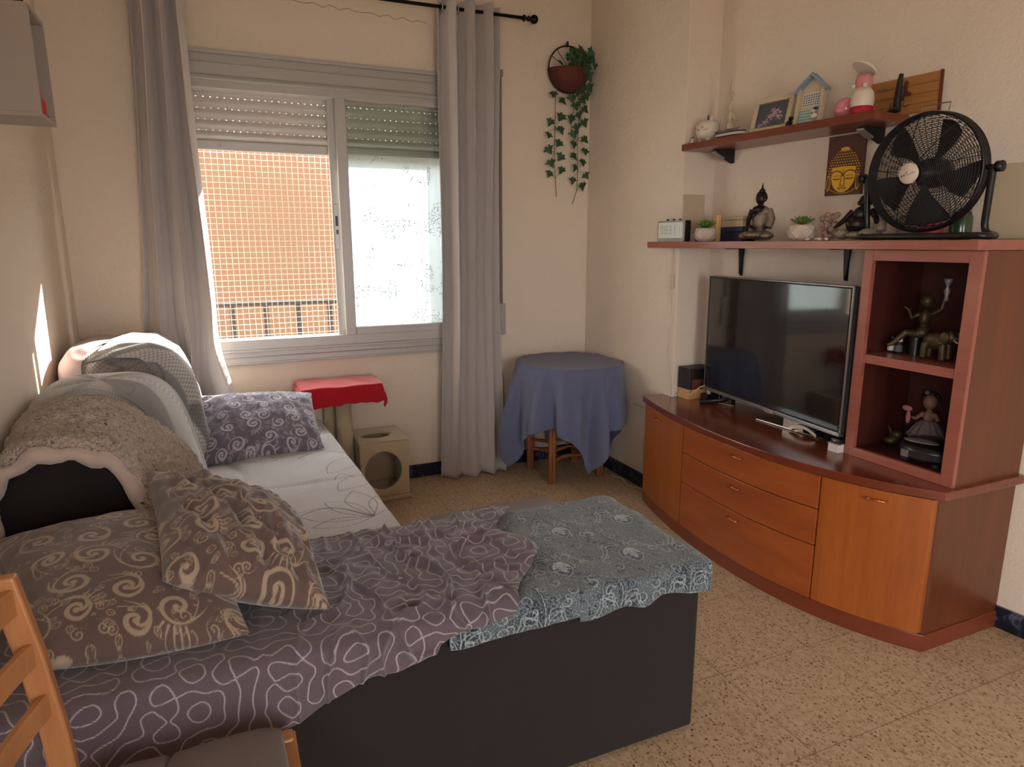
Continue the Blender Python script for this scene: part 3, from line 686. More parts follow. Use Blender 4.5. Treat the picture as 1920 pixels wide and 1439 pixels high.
# cube den with round door (front) and round hole (top): panels with holes
def holed(b, u0, u1, v0, v1, cu, cv, ru, rv, th, T, n=40):
    ang = [2 * PI * i / n for i in range(n)]
    inner = [(cu + ru * math.cos(a), cv + rv * math.sin(a)) for a in ang]; outer = []
    for a in ang:
        dx, dy = math.cos(a), math.sin(a); t = min(((u1 - cu) / dx if dx > 1e-6 else 9), ((u0 - cu) / dx if dx < -1e-6 else 9), ((v1 - cv) / dy if dy > 1e-6 else 9), ((v0 - cv) / dy if dy < -1e-6 else 9))
        outer.append((cu + dx * t, cv + dy * t))
    for cu_, cv_ in ((u0, v0), (u1, v0), (u1, v1), (u0, v1)):
        i = min(range(n), key=lambda k: (outer[k][0] - cu_) ** 2 + (outer[k][1] - cv_) ** 2); outer[i] = (cu_, cv_)
    vs = [T @ Vector((x, y, z)) for z in (0, th) for x, y in inner + outer]; fs = []
    for i in range(n):
        j = (i + 1) % n; m = 2 * n
        fs += [(i, n + i, n + j, j), (m + i, m + j, m + n + j, m + n + i), (i, j, m + j, m + i), (n + i, m + n + i, m + n + j, n + j)]
    b.add(vs, fs)
x0, x1, y0_, y1_, z0_, z1_ = .645, .925, 3.60, 3.89, .03, .365
b = B(); holed(b, x0, x1, z0_, z1_, .775, .185, .105, .112, -.018, frame_T((0, y0_, 0), (1, 0, 0), (0, 0, 1), (0, -1, 0)))
holed(b, x0, x1, y0_, y1_, .765, 3.745, .085, .065, -.018, frame_T((0, 0, z1_), (1, 0, 0), (0, 1, 0), (0, 0, 1)))
b.box((x0, y0_ + .018, z0_), (x0 + .018, y1_, z1_ - .018)).box((x1 - .018, y0_ + .018, z0_), (x1, y1_, z1_ - .018)).box((x0 + .018, y1_ - .018, z0_), (x1 - .018, y1_, z1_ - .018))
b.build('cube_den', 'sand', CT, bevel=.008, bseg=3)
# red blanket on perch
n, m = 150, 130; s = np.linspace(-1, 1, n)[:, None]; t = np.linspace(-1, 1, m)[None]
cxp, cyp, hx, hy = .572, 3.735, .215, .14; W_, H_ = .31, .235
u = s * W_ + 0 * t; v = t * H_ + 0 * s
ox = np.clip(np.abs(u) - hx, 0, 9); oy = np.clip(np.abs(v) - hy, 0, 9); wf = wavy(6, 31)
X = cxp + np.sign(u) * (np.minimum(np.abs(u), hx) + .012 * np.tanh(ox * 30)) + .006 * wf(u * 6, v * 6) * (ox + oy > 0)
Y = cyp + np.sign(v) * (np.minimum(np.abs(v), hy) + .012 * np.tanh(oy * 30)) - .03 * oy * 8 * np.sin(u * 22) * (v < 0) * .25
Z = .692 - np.maximum(ox, oy) - .35 * np.minimum(ox, oy) + .004 * wf(u * 3, v * 3) + .006 * wf(u * 8, v * 8) * (ox + oy > .02)
Y = np.minimum(Y, WY - .02)
tag(gridmesh('fleece_blanket', np.stack([X, Y, Z], -1), 'red', None, solid=.012), 'crimson red fleece blanket draped over the top perch of the cat tree', 'blanket')

# rug
n = 60; a = np.linspace(-1, 1, n)[:, None]; b_ = np.linspace(-1, 1, n)[None]
tag(B().prism(rrect(.92, 2.45, 1.655, 3.275, .06), .016).build('plush_rug', 'rug', bevel=.007, bseg=3), 'small mauve grey plush rug on the floor behind the long bench seat', 'rug')

# ================================================================== TV FURNITURE
BZ = .617
FY = np.array([3.03, 2.83, 2.54, 2.30, 2.06, 1.73, 1.53, 1.376]); FX = np.array([2.12, 2.07, 2.005, 1.985, 1.985, 2.035, 2.105, 2.205])
cf = np.polyfit(FY, FX, 4)
def fx(y): return float(np.polyval(cf, y))
FU = thing('media_cabinet', 'long cherry wood media cabinet with a bowed front along the right wall', 'cabinet', (2.3, 2.2, 0))
def back(y): return min(nwx(y), 9) - .004 if y < 2.95 else RX - .004
def strip(name, ya, yb, z0, z1, off0, off1, mat, parent, n=24, bevel=.002):
    ys = np.linspace(ya, yb, n); o = [(fx(y) + off0, y) for y in ys] + [(fx(y) + off1, y) for y in ys[::-1]]
    return B().prism(o, z1 - z0, Matrix.Translation((0, 0, z0))).build(name, mat, parent, bevel=bevel)
def plan(name, z0, z1, off, ya, yb, mat, parent, bevel=.002):
    ys = np.linspace(ya, yb, 40); o = [(fx(y) + off, y) for y in ys]
    if yb > 2.946: o += [(RX - .004, yb), (RX - .004, 2.946), (nwx(2.946) - .004, 2.946)]
    else: o += [(nwx(yb) - .004, yb)]
    o += [(nwx(ya) - .004, ya)]
    return B().prism(o, z1 - z0, Matrix.Translation((0, 0, z0))).build(name, mat, parent, bevel=bevel)
plan('carcass', .065, BZ - .033, .035, 1.392, 3.015, 'cherrysideshade', FU)
plan('plinth', .0, .066, .02, 1.385, 3.02, 'cherry', FU)
plan('worktop', BZ - .032, BZ, .0, 1.368, 3.035, 'cherrytop', FU, .003)
def handle(y, z, parent, off=.012):
    x = fx(y); dy = .03; t = (fx(y + dy) - fx(y - dy)) / (2 * dy)
    pts = [(x + off, y - dy, z), (x + t * -dy * 0 - .012 + off - .004, y - dy, z), (x - .012 + off - .004 + t * dy, y + dy, z), (x + off + t * dy, y + dy, z)]
    pts[0] = (x + off - t * dy, y - dy, z); pts[1] = (x + off - .018 - t * dy, y - dy, z); pts[2] = (x + off - .018 + t * dy, y + dy, z)
    B().tube(pts, .0035, 8).build('handle', 'brass', parent, smooth=True)
dl = strip('door', 2.545, 3.012, .07, .58, .012, .034, 'cherrypanel', FU); handle(2.80, .545, dl)
for za, zb2, hz in ((.447, .58, .548), (.297, .443, .408), (.07, .293, .262)):
    dr = strip('drawer', 1.742, 2.538, za, zb2, .012, .034, 'cherrydrawer', FU); handle(2.13, hz, dr)
dr_ = strip('door', 1.40, 1.735, .07, .58, .012, .034, 'cherrypanel', FU, 16); handle(1.55, .545, dr_)

# tower shelf unit
TW = thing('shelf_tower', 'tall cherry wood open shelf tower standing on the right end of the media cabinet', 'shelving unit', (2.4, 1.62, BZ))
tx, ty0, ty1, tz1 = 2.262, 1.388, 1.828, 1.424
bx = nwx(ty1) - .006
b = B(); b.box((tx + .02, ty0, BZ), (nwx(ty0) - .006, ty0 + .022, tz1)).build('side_panel', 'cherrysideshade', TW)
b = B(); b.box((tx + .02, ty1 - .022, BZ), (bx, ty1, tz1)).build('side_panel', 'cherryshade', TW)
B().prism([(bx - .01, ty1 - .022), (bx, ty1 - .022), (nwx(ty0) - .006, ty0 + .022), (nwx(ty0) - .016, ty0 + .022)][::-1], tz1 - BZ, Matrix.Translation((0, 0, BZ))).build('back_panel', 'cherryshade', TW)
b = B(); b.box((tx, ty0, BZ + .0), (tx + .02, ty0 + .045, tz1)).box((tx, ty1 - .038, BZ), (tx + .02, ty1, tz1)).box((tx, ty0 + .045, tz1 - .04), (tx + .02, ty1 - .038, tz1)).box((tx, ty0 + .045, BZ), (tx + .02, ty1 - .038, BZ + .036))
b.build('face_frame', 'plum', TW, bevel=.0015)
sh_ = B().prism([(tx + .006, ty0 + .045), (tx + .006, ty1 - .03), (bx - .012, ty1 - .022), (nwx(ty0) - .018, ty0 + .022)][::-1], .034, Matrix.Translation((0, 0, .995))).build('shelf', 'plum', TW, bevel=.0015)
B().prism([(tx + .02, ty0 + .022), (tx + .02, ty1 - .022), (bx - .012, ty1 - .022), (nwx(ty0) - .018, ty0 + .022)][::-1], .03, Matrix.Translation((0, 0, BZ + .001))).build('floor_panel', 'cherryshade', TW)

# long lower shelf (over TV and tower)
LS = thing('long_wall_shelf', 'long cherry wood shelf above the television running over the tower', 'shelf', (2.35, 2.3, 1.425))
o = [(2.205, 1.375), (2.205, 3.165), (2.256, 3.165), (2.256, 2.946), (nwx(2.946) - .003, 2.946), (nwx(1.375) - .003, 1.375)]
B().prism(o[::-1], .033, Matrix.Translation((0, 0, 1.4255))).build('board', 'plum', LS, bevel=.002)
def bracket(y, parent):
    xw = nwx(y) - .002; b = B()
    b.box((xw - .004, y - .008, 1.285), (xw, y + .012, 1.425)).box((xw - .11, y - .012, 1.420), (xw, y + .012, 1.4255))
    b.prism([(-.004, 0), (.004, 0), (.017, .128), (-.017, .128)], .012, frame_T((xw - .004, y, 1.293), (0, -1, 0), (0, 0, 1), (-1, 0, 0)))
    b.build('bracket', 'blackmetal', parent, bevel=.001)
bracket(2.72, LS); bracket(2.14, LS)
# upper shelf
US = thing('upper_wall_shelf', 'short cherry wood shelf holding ornaments, high on the right wall', 'shelf', (2.4, 2.4, 1.91))
o = [(2.238, 2.943), (2.345, 1.915), (nwx(1.94) - .003, 1.94), (nwx(2.943) - .003, 2.943)]
B().prism(o, .033, Matrix.Translation((0, 0, 1.912))).build('board', 'cherry', US, bevel=.002)
for y in (2.80, 2.02):
    xw = nwx(y) - .002; b = B(); b.prism([(0, 0), (.12, .05), (.12, .062), (0, .062)], .03, frame_T((xw, y + .015, 1.85), (-1, 0, 0), (0, 0, 1), (0, 1, 0)))
    k_ = b.build('bracket', 'blackmat', US, bevel=.002)
    B().prism([(0, 0), (.06, .03), (.06, .038), (0, .008)], .036, frame_T((xw - .062, y + .018, 1.868), (-1, 0, 0), (0, 0, 1), (0, 1, 0))).build('bracket_cap', 'clockgrey', k_, bevel=.002)

# ================================================================== TV
ta, tb = Vector((2.35, 2.80, 0)), Vector((2.245, 1.842, 0))
dirx = (tb - ta).normalized(); nrm = Vector((dirx.y, -dirx.x, 0)); nrm = nrm if nrm.x < 0 else -nrm
TT = frame_T((ta.x, ta.y, .687), dirx, nrm, (0, 0, 1)); wl = (tb - ta).length   # x along, y toward viewer, z up
TV = thing('television', 'flat black television with silver lower edge on the media cabinet', 'television', (2.32, 2.3, BZ))
hgt = .598
TL = frame_T((ta.x, ta.y, .687), dirx, nrm, Vector((0, 0, 1)))
b = B().box((0, -.03, 0), (wl, .0, hgt), TL); b.build('housing', 'blackmat', TV, bevel=.004)
B().box((.012, -.001, .018), (wl - .012, .002, hgt - .01), TL).build('screen', 'screen', TV)
b = B().box((0, -.004, hgt - .004), (wl, .003, hgt), TL).box((0, -.004, 0), (.004, .003, hgt), TL).box((wl - .004, -.004, 0), (wl, .003, hgt), TL); b.build('bezel', 'silver', TV)
B().box((0, -.02, -.004), (wl, .008, .012), TL).build('lower_trim', 'silver', TV, bevel=.002)
lg = B().box((wl * .535, .007, -.006), (wl * .535 + .046, .0105, .012), TL).build('badge', 'white', TV, bevel=.001)
b = B()
for i in range(5): b.box((wl * .535 + .007 + i * .0068, .0105, .0), (wl * .535 + .011 + i * .0068, .011, .007), TL)
b.build('lettering', 'ink', lg)
# stand feet
b = B(); z1 = BZ
b.prism([(2.315, 2.375), (2.325, 2.13), (2.335, 2.0), (2.50, 1.99), (2.56, 2.12), (2.50, 2.38)][::-1], .008, Matrix.Translation((0, 0, z1)))
b.build('stand_plate', 'standplate', TV, bevel=.003)
B().box((2.33, 2.10, z1 + .005), (2.375, 2.22, .70)).build('stand_neck', 'standplate', TV, bevel=.003)
b = B(); b.tube([(2.29, 2.75, z1 + .008), (2.36, 2.66, z1 + .03), (2.37, 2.55, .70)], .011, 10); b.tube([(2.37, 2.55, .69), (2.41, 2.64, z1 + .03), (2.47, 2.70, z1 + .01)], .011, 10); b.build('leg', 'black', TV, smooth=True)
# remote
RM = thing('remote_control', 'black remote control with a white curved edge on the television stand', 'remote control', (2.30, 2.09, BZ))
n = 20; T = frame_T((2.312, 2.165, BZ + .009), (.0, -1, 0), (1, .1, 0), (0, 0, 1)); b = B(); c = B()
for i in range(n):
    a, d = i / n * .15, (i + 1) / n * .15; za = .022 * math.sin(PI * i / n); zb3 = .022 * math.sin(PI * (i + 1) / n)
    for bb, q0, q1, h0, h1 in ((b, .004, .052, .0, .011), (c, -.001, .004, -.001, .012)):
        vs = [T @ Vector(p) for p in ((a, q0, za + h0), (d, q0, zb3 + h0), (d, q1, zb3 + h0), (a, q1, za + h0), (a, q0, za + h1), (d, q0, zb3 + h1), (d, q1, zb3 + h1), (a, q1, za + h1))]
        bb.add(vs, [(0, 3, 2, 1), (4, 5, 6, 7), (0, 1, 5, 4), (1, 2, 6, 5), (2, 3, 7, 6), (3, 0, 4, 7)])
b.build('body', 'black', RM); c.build('white_edge', 'whitegloss', RM)
b = B()
for i in range(7):
    for j in range(3): b.lathe([(0, 0), (.0035, 0), (.003, .002), (0, .002)], T @ Vector((.02 + i * .018, .014 + j * .014, .0115 + .022 * math.sin(PI * (.02 + i * .018) / .15))), 8)
b.build('buttons', 'clockgrey', RM)
# boxes, left end
BX = thing('wooden_box', 'small light wood box under the black storage box at the left end of the cabinet', 'box', (2.36, 2.9, BZ))
B().box((2.288, 2.845, BZ), (2.44, 2.938, BZ + .055)).build('box_body', 'boxwood', BX, bevel=.002)
BX2 = thing('storage_box', 'black two-drawer storage box stacked on the light wood box', 'box', (2.36, 2.9, BZ + .056))
B().box((2.283, 2.84, BZ + .056), (2.445, 2.938, BZ + .172)).build('box_body', 'leather', BX2, bevel=.003)
for z in (.062, .117): 
    d_ = B().box((2.30, 2.835, BZ + z), (2.43, 2.842, BZ + z + .048)).build('drawer', 'burnt' if z < .1 else 'black', BX2, bevel=.002)
    B().box((2.355, 2.831, BZ + z + .02), (2.375, 2.836, BZ + z + .028)).build('pull', 'black', d_)
PS = thing('power_strip', 'black power strip with a white plug beside the television foot', 'power strip', (2.40, 2.80, BZ))
B().box((2.35, 2.775, BZ), (2.46, 2.825, BZ + .036)).build('socket_block', 'black', PS, bevel=.004)
B().lathe([(0, 0), (.012, 0), (.013, .03), (.007, .05), (0, .052)], (2.385, 2.80, BZ + .036), 14).build('plug', 'whitegloss', PS, smooth=True)
B().lathe([(0, 0), (.014, 0), (.014, .045), (.006, .065), (.006, .1), (0, .1)], (2.42, 2.80, BZ + .036), 14).build('plug', 'black', PS, smooth=True)
tag(B().tube([(2.385, 2.80, BZ + .085), (2.36, 2.79, BZ + .09), (2.32, 2.80, BZ + .075), (2.285, 2.835, BZ + .03), (2.27, 2.93, BZ + .02)], .0028, 8).build('power_lead', 'cable', smooth=True), 'short white lead crossing the front of the light wood box', 'cable')
tag(B().tube([(2.43, 2.775, BZ + .06), (2.40, 2.73, BZ + .02), (2.37, 2.70, BZ + .006), (2.40, 2.62, BZ + .005)], .0018, 8).build('thin_cable', 'cable', smooth=True), 'thin pale cable curling under the left end of the television', 'cable')
BK1 = thing('paperback_book', 'pale thin book lying at the foot of the shelf tower', 'book', (2.24, 1.87, BZ))
B().box((2.232, 1.832, BZ), (2.335, 1.882, BZ + .034)).build('pages', 'paper', BK1, bevel=.002)
B().box((2.23, 1.830, BZ + .034), (2.337, 1.884, BZ + .038)).build('cover', 'clockgrey', BK1, bevel=.001)
BK2 = thing('small_black_case', 'small black case on top of the pale book by the tower', 'case', (2.26, 1.87, BZ + .038))
B().box((2.24, 1.834, BZ + .038), (2.33, 1.879, BZ + .056)).build('case_body', 'black', BK2, bevel=.004)
B().box((2.238, 1.85, BZ + .045), (2.241, 1.865, BZ + .05)).build('clasp', 'silver', BK2)
# wall cord with inline switch
CW = thing('lamp_cord', 'thin cord with an inline switch hanging down the wall left of the television', 'cord', (2.25, 2.98, .62))
pts = [(2.252, 2.988, 1.425), (2.252, 2.987, 1.29), (2.252, 3.0, 1.20), (2.252, 2.985, 1.12), (2.252, 2.975, 1.04), (2.252, 2.995, .95), (2.252, 3.0, .86), (2.252, 2.975, .75), (2.252, 2.96, .66), (2.252, 2.955, .625)]
B().tube(pts, .0022, 8).build('cord', 'cable', CW, smooth=True)
B().box((2.243, 2.980, 1.21), (2.257, 3.0, 1.285)).build('inline_switch', 'cable', CW, bevel=.003)
tag(B().tube([(2.254, 3.30, .50), (2.245, 3.22, .498), (2.245, 3.12, .505), (2.25, 3.04, .51)], .003, 8).build('wall_cable', 'cable', smooth=True), 'short white cable between the round table and the media cabinet', 'cable')
tag(B().tube([(2.20, 3.50, .012), (2.19, 3.42, .01), (2.21, 3.34, .012), (2.18, 3.24, .01), (2.22, 3.14, .012), (2.20, 3.06, .01)], .004, 8).build('floor_cable', 'cable', smooth=True), 'white cable lying on the floor along the right wall skirting', 'cable')
# cover plates
P1 = thing('cover_plate', 'small painted junction cover plate on the narrow wall return above the clock', 'cover plate', (2.33, 2.95, 1.6))
B().box((2.268, 2.942, 1.50), (2.405, 2.9495, 1.70)).build('plate', 'plate', P1, bevel=.002)
P2 = thing('cover_plate', 'large painted junction cover plate on the wall right of the fan', 'cover plate', (2.62, 1.45, 1.5))
T = frame_T((nwx(1.61), 1.61, 0), (.1173, -1, 0), (-1, -.1173, 0), (0, 0, 1))
B().box((0, .0005, 1.462), (.42, .012, 1.725), T).build('plate', 'plate', P2, bevel=.002)


# ================================================================== SOFA
D1 = damask(3); D2 = damask(9); MEA = meander(5, f=9, w=1.0); FLOW = meander(8, 1024, 26, .45); FLOW2 = meander(18, 1024, 40, .4); PD, PL = paisley(2); LP = leafprint(6)
M['damask_brown'] = pattern_cloth('damask_brown', (96, 78, 72), (166, 146, 126), line2=None)
M['damask_lilac'] = pattern_cloth('damask_lilac', (112, 104, 118), (196, 188, 200))
M['meander'] = pattern_cloth('meander_sheet', (94, 81, 88), (192, 180, 182))
M['paisley'] = pattern_cloth('paisley_cover', (88, 98, 104), (30, 38, 52), line2=(176, 190, 194), weave=.18, wf=900, mottled=.15)
M['quilt'] = pattern_cloth('quilted_weave', (222, 216, 216), (44, 46, 64), weave=.6, wf=380, bstr=.6)
M['knit'] = pattern_cloth('grey_knit', (206, 200, 196), (92, 88, 92), weave=.55, wf=330, bstr=.6)
SY0, SY1 = 2.15, 3.84
SF = thing('corner_sofa', 'dark grey L-shaped fabric sofa under patterned covers along the left wall', 'sofa', (0, 2.9, 0))
prof = [(-.655, .03), (-.655, .66), (-.635, .74), (-.60, .80), (-.555, .84), (-.50, .862), (-.43, .868), (-.37, .855), (-.32, .82), (-.285, .77), (-.262, .71), (-.245, .64), (-.238, .56), (-.238, .03)]
b = B().prism([(x, z) for x, z in prof][::-1], SY1 - SY0, frame_T((0, SY0, 0), (1, 0, 0), (0, 0, 1), (0, 1, 0)))
b.build('backrest', 'darkcloth', SF, bevel=.018, bseg=3)
b = B().box((-.24, SY0, .05), (.44, SY1, .36)); b.build('seat_base', 'darkcloth', SF, bevel=.02)
BN = B().box((-.655, 1.40, .018), (1.205, 1.93, .555)).build('bench_base', 'darkcloth', SF, bevel=.012, bseg=3)
for x, y in ((1.12, 1.5), (1.12, 1.86), (.2, 1.5), (-.55, 1.5), (.38, 3.7), (.38, 2.4)): B().lathe([(0, 0), (.02, 0), (.026, .05), (0, .05)], (x, y, 0), 16).build('foot', 'black', SF, smooth=True)
# seat cushions (quilted cover), two
for ya, yb, sd in ((2.13, 2.725, 1), (2.725, 3.80, 2)):
    n, m = 300, 260; s = np.linspace(0, 1, n)[:, None] + np.zeros((1, m)); t = np.linspace(0, 1, m)[None] + np.zeros((n, 1))
    u = s * .98; top = .70; X = np.where(u < top, -.24 + u, -.24 + top + .03 * np.sin(np.clip((u - top) / .06, 0, 1) * PI / 2)); 
    fe = .47 + .04 * (3.3 - (ya + (yb - ya) * t)) * .8 - .46
    X = X + fe * smoothstep(.3, .7, u)
    Z = np.where(u < top, .487, .487 - np.clip(u - top, 0, 9) ** 1.0 * .9 + 0)
    Z = np.where((u >= top) & (u < top + .05), .487 - .9 * (u - top) * smoothstep(0, .05, u - top) ** .5, Z)
    e = smoothstep(0, .025, t) * smoothstep(0, .025, 1 - t); Z = Z - .006 * (1 - e) * (u < top + .1)
    if sd == 1: Z = Z - .16 * np.clip(1 - t / .035, 0, 1)
    wf = wavy(6, 40 + sd); cr_ = np.exp(-((u - .22 - .05 * np.sin(t * 9)) / .02) ** 2) * (t < .5) * (sd == 2)
    Z = Z + .004 * wf(s * 2, t * 2) - .012 * cr_ + .02 * np.sin(PI * t) * np.sin(PI * np.clip(u / top, 0, 1)) * .6
    Y = ya + (yb - ya) * t
    uu, vv = (s * .98) / .9, (t * (yb - ya) + sd * .35) / .9
    gridmesh('seat_cushion', np.stack([X, Y, Z], -1), 'quilt', SF, {'pat': samp(LP, uu, vv)}, np.stack([uu, vv], -1))
def superell(c, r, e, n=150, m=200, th=(0, PI), ph=(0, 2 * PI), off=0, wr=None, lean=0):
    a = np.linspace(*th, n)[:, None]; p = np.linspace(*ph, m)[None]
    pw = lambda q: np.sign(q) * np.abs(q) ** e
    sx = pw(np.sin(a)) * pw(np.cos(p)); sy = pw(np.sin(a)) * pw(np.sin(p)); sz = pw(np.cos(a)) + 0 * p
    d = 1 + (0 if wr is None else wr(a, p))
    X = c[0] + (r[0] + off) * sx * d - lean * (sz * r[2]); Y = c[1] + (r[1] + off) * sy * d; Z = c[2] + (r[2] + off) * sz * d
    return np.stack([X, Y, Z], -1)
def backc(c, r, seed, lean):
    wf = wavy(6, seed); P = superell(c, r, .55, 220, 300, wr=lambda a, p: (.020 * wf(a * .5 + .25 * np.sin(p), .35 * np.cos(p)) + .006 * wf(a * 1.5 + np.sin(p), np.cos(p))) * np.sin(a), lean=lean)
    U, V = np.meshgrid(np.linspace(0, .6, 220), np.linspace(0, 2.2, 300), indexing='ij')
    dk = np.clip(.5 + 1.3 * wavy(4, seed + 5)(U * 1.3, V * 1.1), 0, 1)
    return gridmesh('back_cushion', P, 'knit', SF, {'pat': smoothstep(.2, .8, dk) * .7 + samp(LP, U, V * .5) * .3}, np.stack([U, V], -1))
backc((-.37, 2.82, .665), (.24, .34, .30), 51, .22)
backc((-.36, 3.44, .71), (.245, .36, .315), 52, .22)
# pinkish taupe cotton cover over the far back cushion
wf = wavy(5, 77)
P = superell((-.36, 3.44, .71), (.245, .36, .315), .55, 150, 160, th=(.0, 1.35), ph=(PI * .60, PI * 1.40), off=.012, wr=lambda a, p: .010 * wf(a * 1, p / 2) + .004 * np.sin(p * 9 + a * 3) * smoothstep(.4, 1.2, a), lean=.22)
P[..., 0] = np.maximum(P[..., 0], LX + .008)
tag(gridmesh('cotton_cover', P, 'taupe', None, solid=.004), 'pinkish taupe cotton cloth over the sofa back nearest the window', 'cloth')
# crumpled knitted throw between cushions
n, m = 240, 200; s = np.linspace(0, 1, n)[:, None] + np.zeros((1, m)); t = np.linspace(0, 1, m)[None] + np.zeros((n, 1)); wf = wavy(7, 61); w2 = wavy(7, 62)
path = np.array([(-.47, 1.022), (-.40, 1.035), (-.30, 1.022), (-.215, .96), (-.165, .86), (-.14, .74), (-.118, .62), (-.105, .52)])
k = np.linspace(0, 1, len(path)); X = np.interp(s, k, path[:, 0]); Z = np.interp(s, k, path[:, 1]); d = .012 * wf(s * 1.2, t * 1.5) + .006 * w2(s * 2.5, t * 3) + .03 * np.exp(-((t - .12) / .1) ** 2) * smoothstep(.1, .4, s)
Y = 3.12 + .60 * t + .02 * np.sin(s * 5); X = X + .012 + d * .8 - .05 * (np.abs(t - .5) * 2) ** 4; Z = Z + .012 + d * .4 - .05 * (np.abs(t - .5) * 2) ** 4
dk = np.clip(.5 + 1.5 * wavy(4, 70)(s * 1.5, t * 2.5), 0, 1)
tag(gridmesh('knitted_throw', np.stack([X, Y, Z], -1), 'knit', None, {'pat': smoothstep(.3, .9, dk) * .75}, np.stack([s * .8, t * .6], -1), solid=.006), 'crumpled grey and white knitted throw hanging down the middle of the sofa back', 'throw')
# sherpa fleece over the near end of the backrest
def polyarc(path, s, sm=0):
    P_ = np.array(path, float)
    for _ in range(3):
        Q = np.empty((2 * len(P_), 2)); Q[0::2] = P_ * .75 + np.roll(P_, -1, 0) * .25; Q[1::2] = P_ * .25 + np.roll(P_, -1, 0) * .75; Q = Q[:-2]; P_ = np.vstack([P_[:1], Q, P_[-1:]])
    L = np.r_[0, np.cumsum(np.hypot(*np.diff(P_, axis=0).T))]; L /= L[-1]
    return np.interp(s, L, P_[:, 0]), np.interp(s, L, P_[:, 1])
n, m = 420, 300; s = np.linspace(0, 1, n)[:, None] + np.zeros((1, m)); t = np.linspace(0, 1, m)[None] + np.zeros((n, 1))
pa = [(-.615, .50), (-.63, .62), (-.632, .75), (-.60, .85), (-.53, .895), (-.42, .905), (-.33, .88), (-.265, .80), (-.225, .70), (-.205, .60)]
pb = [(-.635, .62), (-.64, .72), (-.64, .83), (-.61, .90), (-.53, .945), (-.42, .95), (-.30, .90), (-.20, .80), (-.14, .70), (-.12, .60)]
xa, za = polyarc(pa, s); xb, zb_ = polyarc(pb, s); tt = smoothstep(-.05, 1.0, t)
X = xa * (1 - tt) + xb * tt; Z = za * (1 - tt) + zb_ * tt; wf = wavy(8, 81); F1 = nz(4, (512, 512), 45, 90); F2 = nz(6, (512, 512), 8, 18)
Y = 2.115 + .47 * t - .05 * (s > .0) * np.exp(-((s - .93) / .1) ** 2) * (1 - t) + .015 * wf(s * 2, t)
Y = Y + .09 * np.exp(-((s - .97) / .06) ** 2) * (t > .5) * (t - .5)
d = .0028 * samp(F1, s * 1.6, t * 1.2) + .0022 * samp(F2, s, t) + .006 * wf(s * 1.5, t * 2)
cx_ = -.42; cz_ = .6; L_ = np.hypot(X - cx_, Z - cz_); X = X + d * (X - cx_) / L_; Z = Z + d * (Z - cz_) / L_
# roll the near edge under
e = np.clip(1 - t / .07, 0, 1); Z = Z - .022 * e ** 2 * (Z - cz_) / L_; X = X - .022 * e ** 2 * (X - cx_) / L_; 
X = np.maximum(X, LX + .012)
SHP = thing('sherpa_blanket', 'beige sherpa fleece blanket draped over the near end of the sofa back', 'blanket', (-.4, 2.4, .6))
gridmesh('fleece', np.stack([X, Y, Z], -1), 'fleece', SHP, solid=.022, offset=0)
hb = []
for i in range(46):
    q = i / 45; x, z = polyarc(pa, np.array(q)); dx, dz = x - cx_, z - cz_; L = math.hypot(dx, dz); wv = .008 * math.sin(i * 1.35) + .006 * math.sin(i * .7 + 1)
    hb.append((max(float(x - .018 * dx / L), LX + .03) , 2.108 - .05 * math.exp(-((q - .93) / .1) ** 2) + wv * .6, float(z - (.018 + wv) * dz / L)))
B().tube(hb, [.021 + .004 * math.sin(i * .9) for i in range(46)], 14).build('folded_edge', 'fleeceback', SHP, smooth=True)

# paisley bench cover -------------------------------------------------
def bench_cloth(name, x_of, y0b, nu, nv, backdrop, front_of, mat, pats_fn, seed, lift, wr, side=None, uvs=1.0):
    s = np.linspace(0, 1, nu)[:, None] + np.zeros((1, nv)); t = np.linspace(0, 1, nv)[None] + np.zeros((nu, 1))
    yf, ybk, zt = 1.392 - lift, y0b, .562 + lift
    X0 = x_of(s, t)
    fd = front_of(X0); tot = backdrop + (ybk - yf) + fd; q = t * tot
    Yv = np.where(q < backdrop, ybk + .0, np.where(q < backdrop + ybk - yf, ybk - (q - backdrop), yf))
    Zv = np.where(q < backdrop, zt - (backdrop - q), np.where(q < backdrop + ybk - yf, zt, zt - (q - backdrop - (ybk - yf))))
    # round the two long edges
    r = .02
    for edge in (backdrop, backdrop + (ybk - yf)):
        dd = np.clip(1 - np.abs(q - edge) / r, 0, 1) ** 2; sg = 1 if edge == backdrop else -1
        Zv = Zv - .006 * dd; Yv = Yv - sg * .006 * dd
    ontop = smoothstep(0, .03, q - backdrop) * smoothstep(0, .03, backdrop + ybk - yf - q)
    W1 = wr(X0, q); Zv = Zv + W1 * (.25 + .75 * ontop); Yv = Yv - np.abs(W1) * (1 - ontop) * np.where(q > backdrop + .2, 1.2, -.8)
    return X0, Yv, Zv, q, ontop
wfp = wavy(6, 90); wfq = wavy(6, 91)
XE = 1.222
def xo(s, t): return .44 + .86 * s
def fo(X): return .078 + .016 * np.sin(X * 17) * (X > .8) + .03 * np.exp(-((X - 1.0) / .05) ** 2)
Xp, Yp, Zp, q, top = bench_cloth('p', xo, 1.945, 420, 300, .16, fo, None, None, 1, .004, lambda X, q: .004 * wfp(X * 3, q * 3) + .003 * wfq(X * 7, q * 6))
over = np.clip(Xp - XE, 0, 9); U, V = Xp / .46, q / .46
ZZ = Zp - over * 1.0 - .008 * np.exp(-((Xp - XE) / .015) ** 2); XX = np.where(Xp > XE, XE + .006 + .008 * np.sin(q * 14) * smoothstep(0, .06, over), Xp)
ZZ = np.maximum(ZZ, .465 + .008 * np.sin(q * 18)) * (Xp > XE) + ZZ * (Xp <= XE); Pp = np.stack([XX, Yp, ZZ], -1)
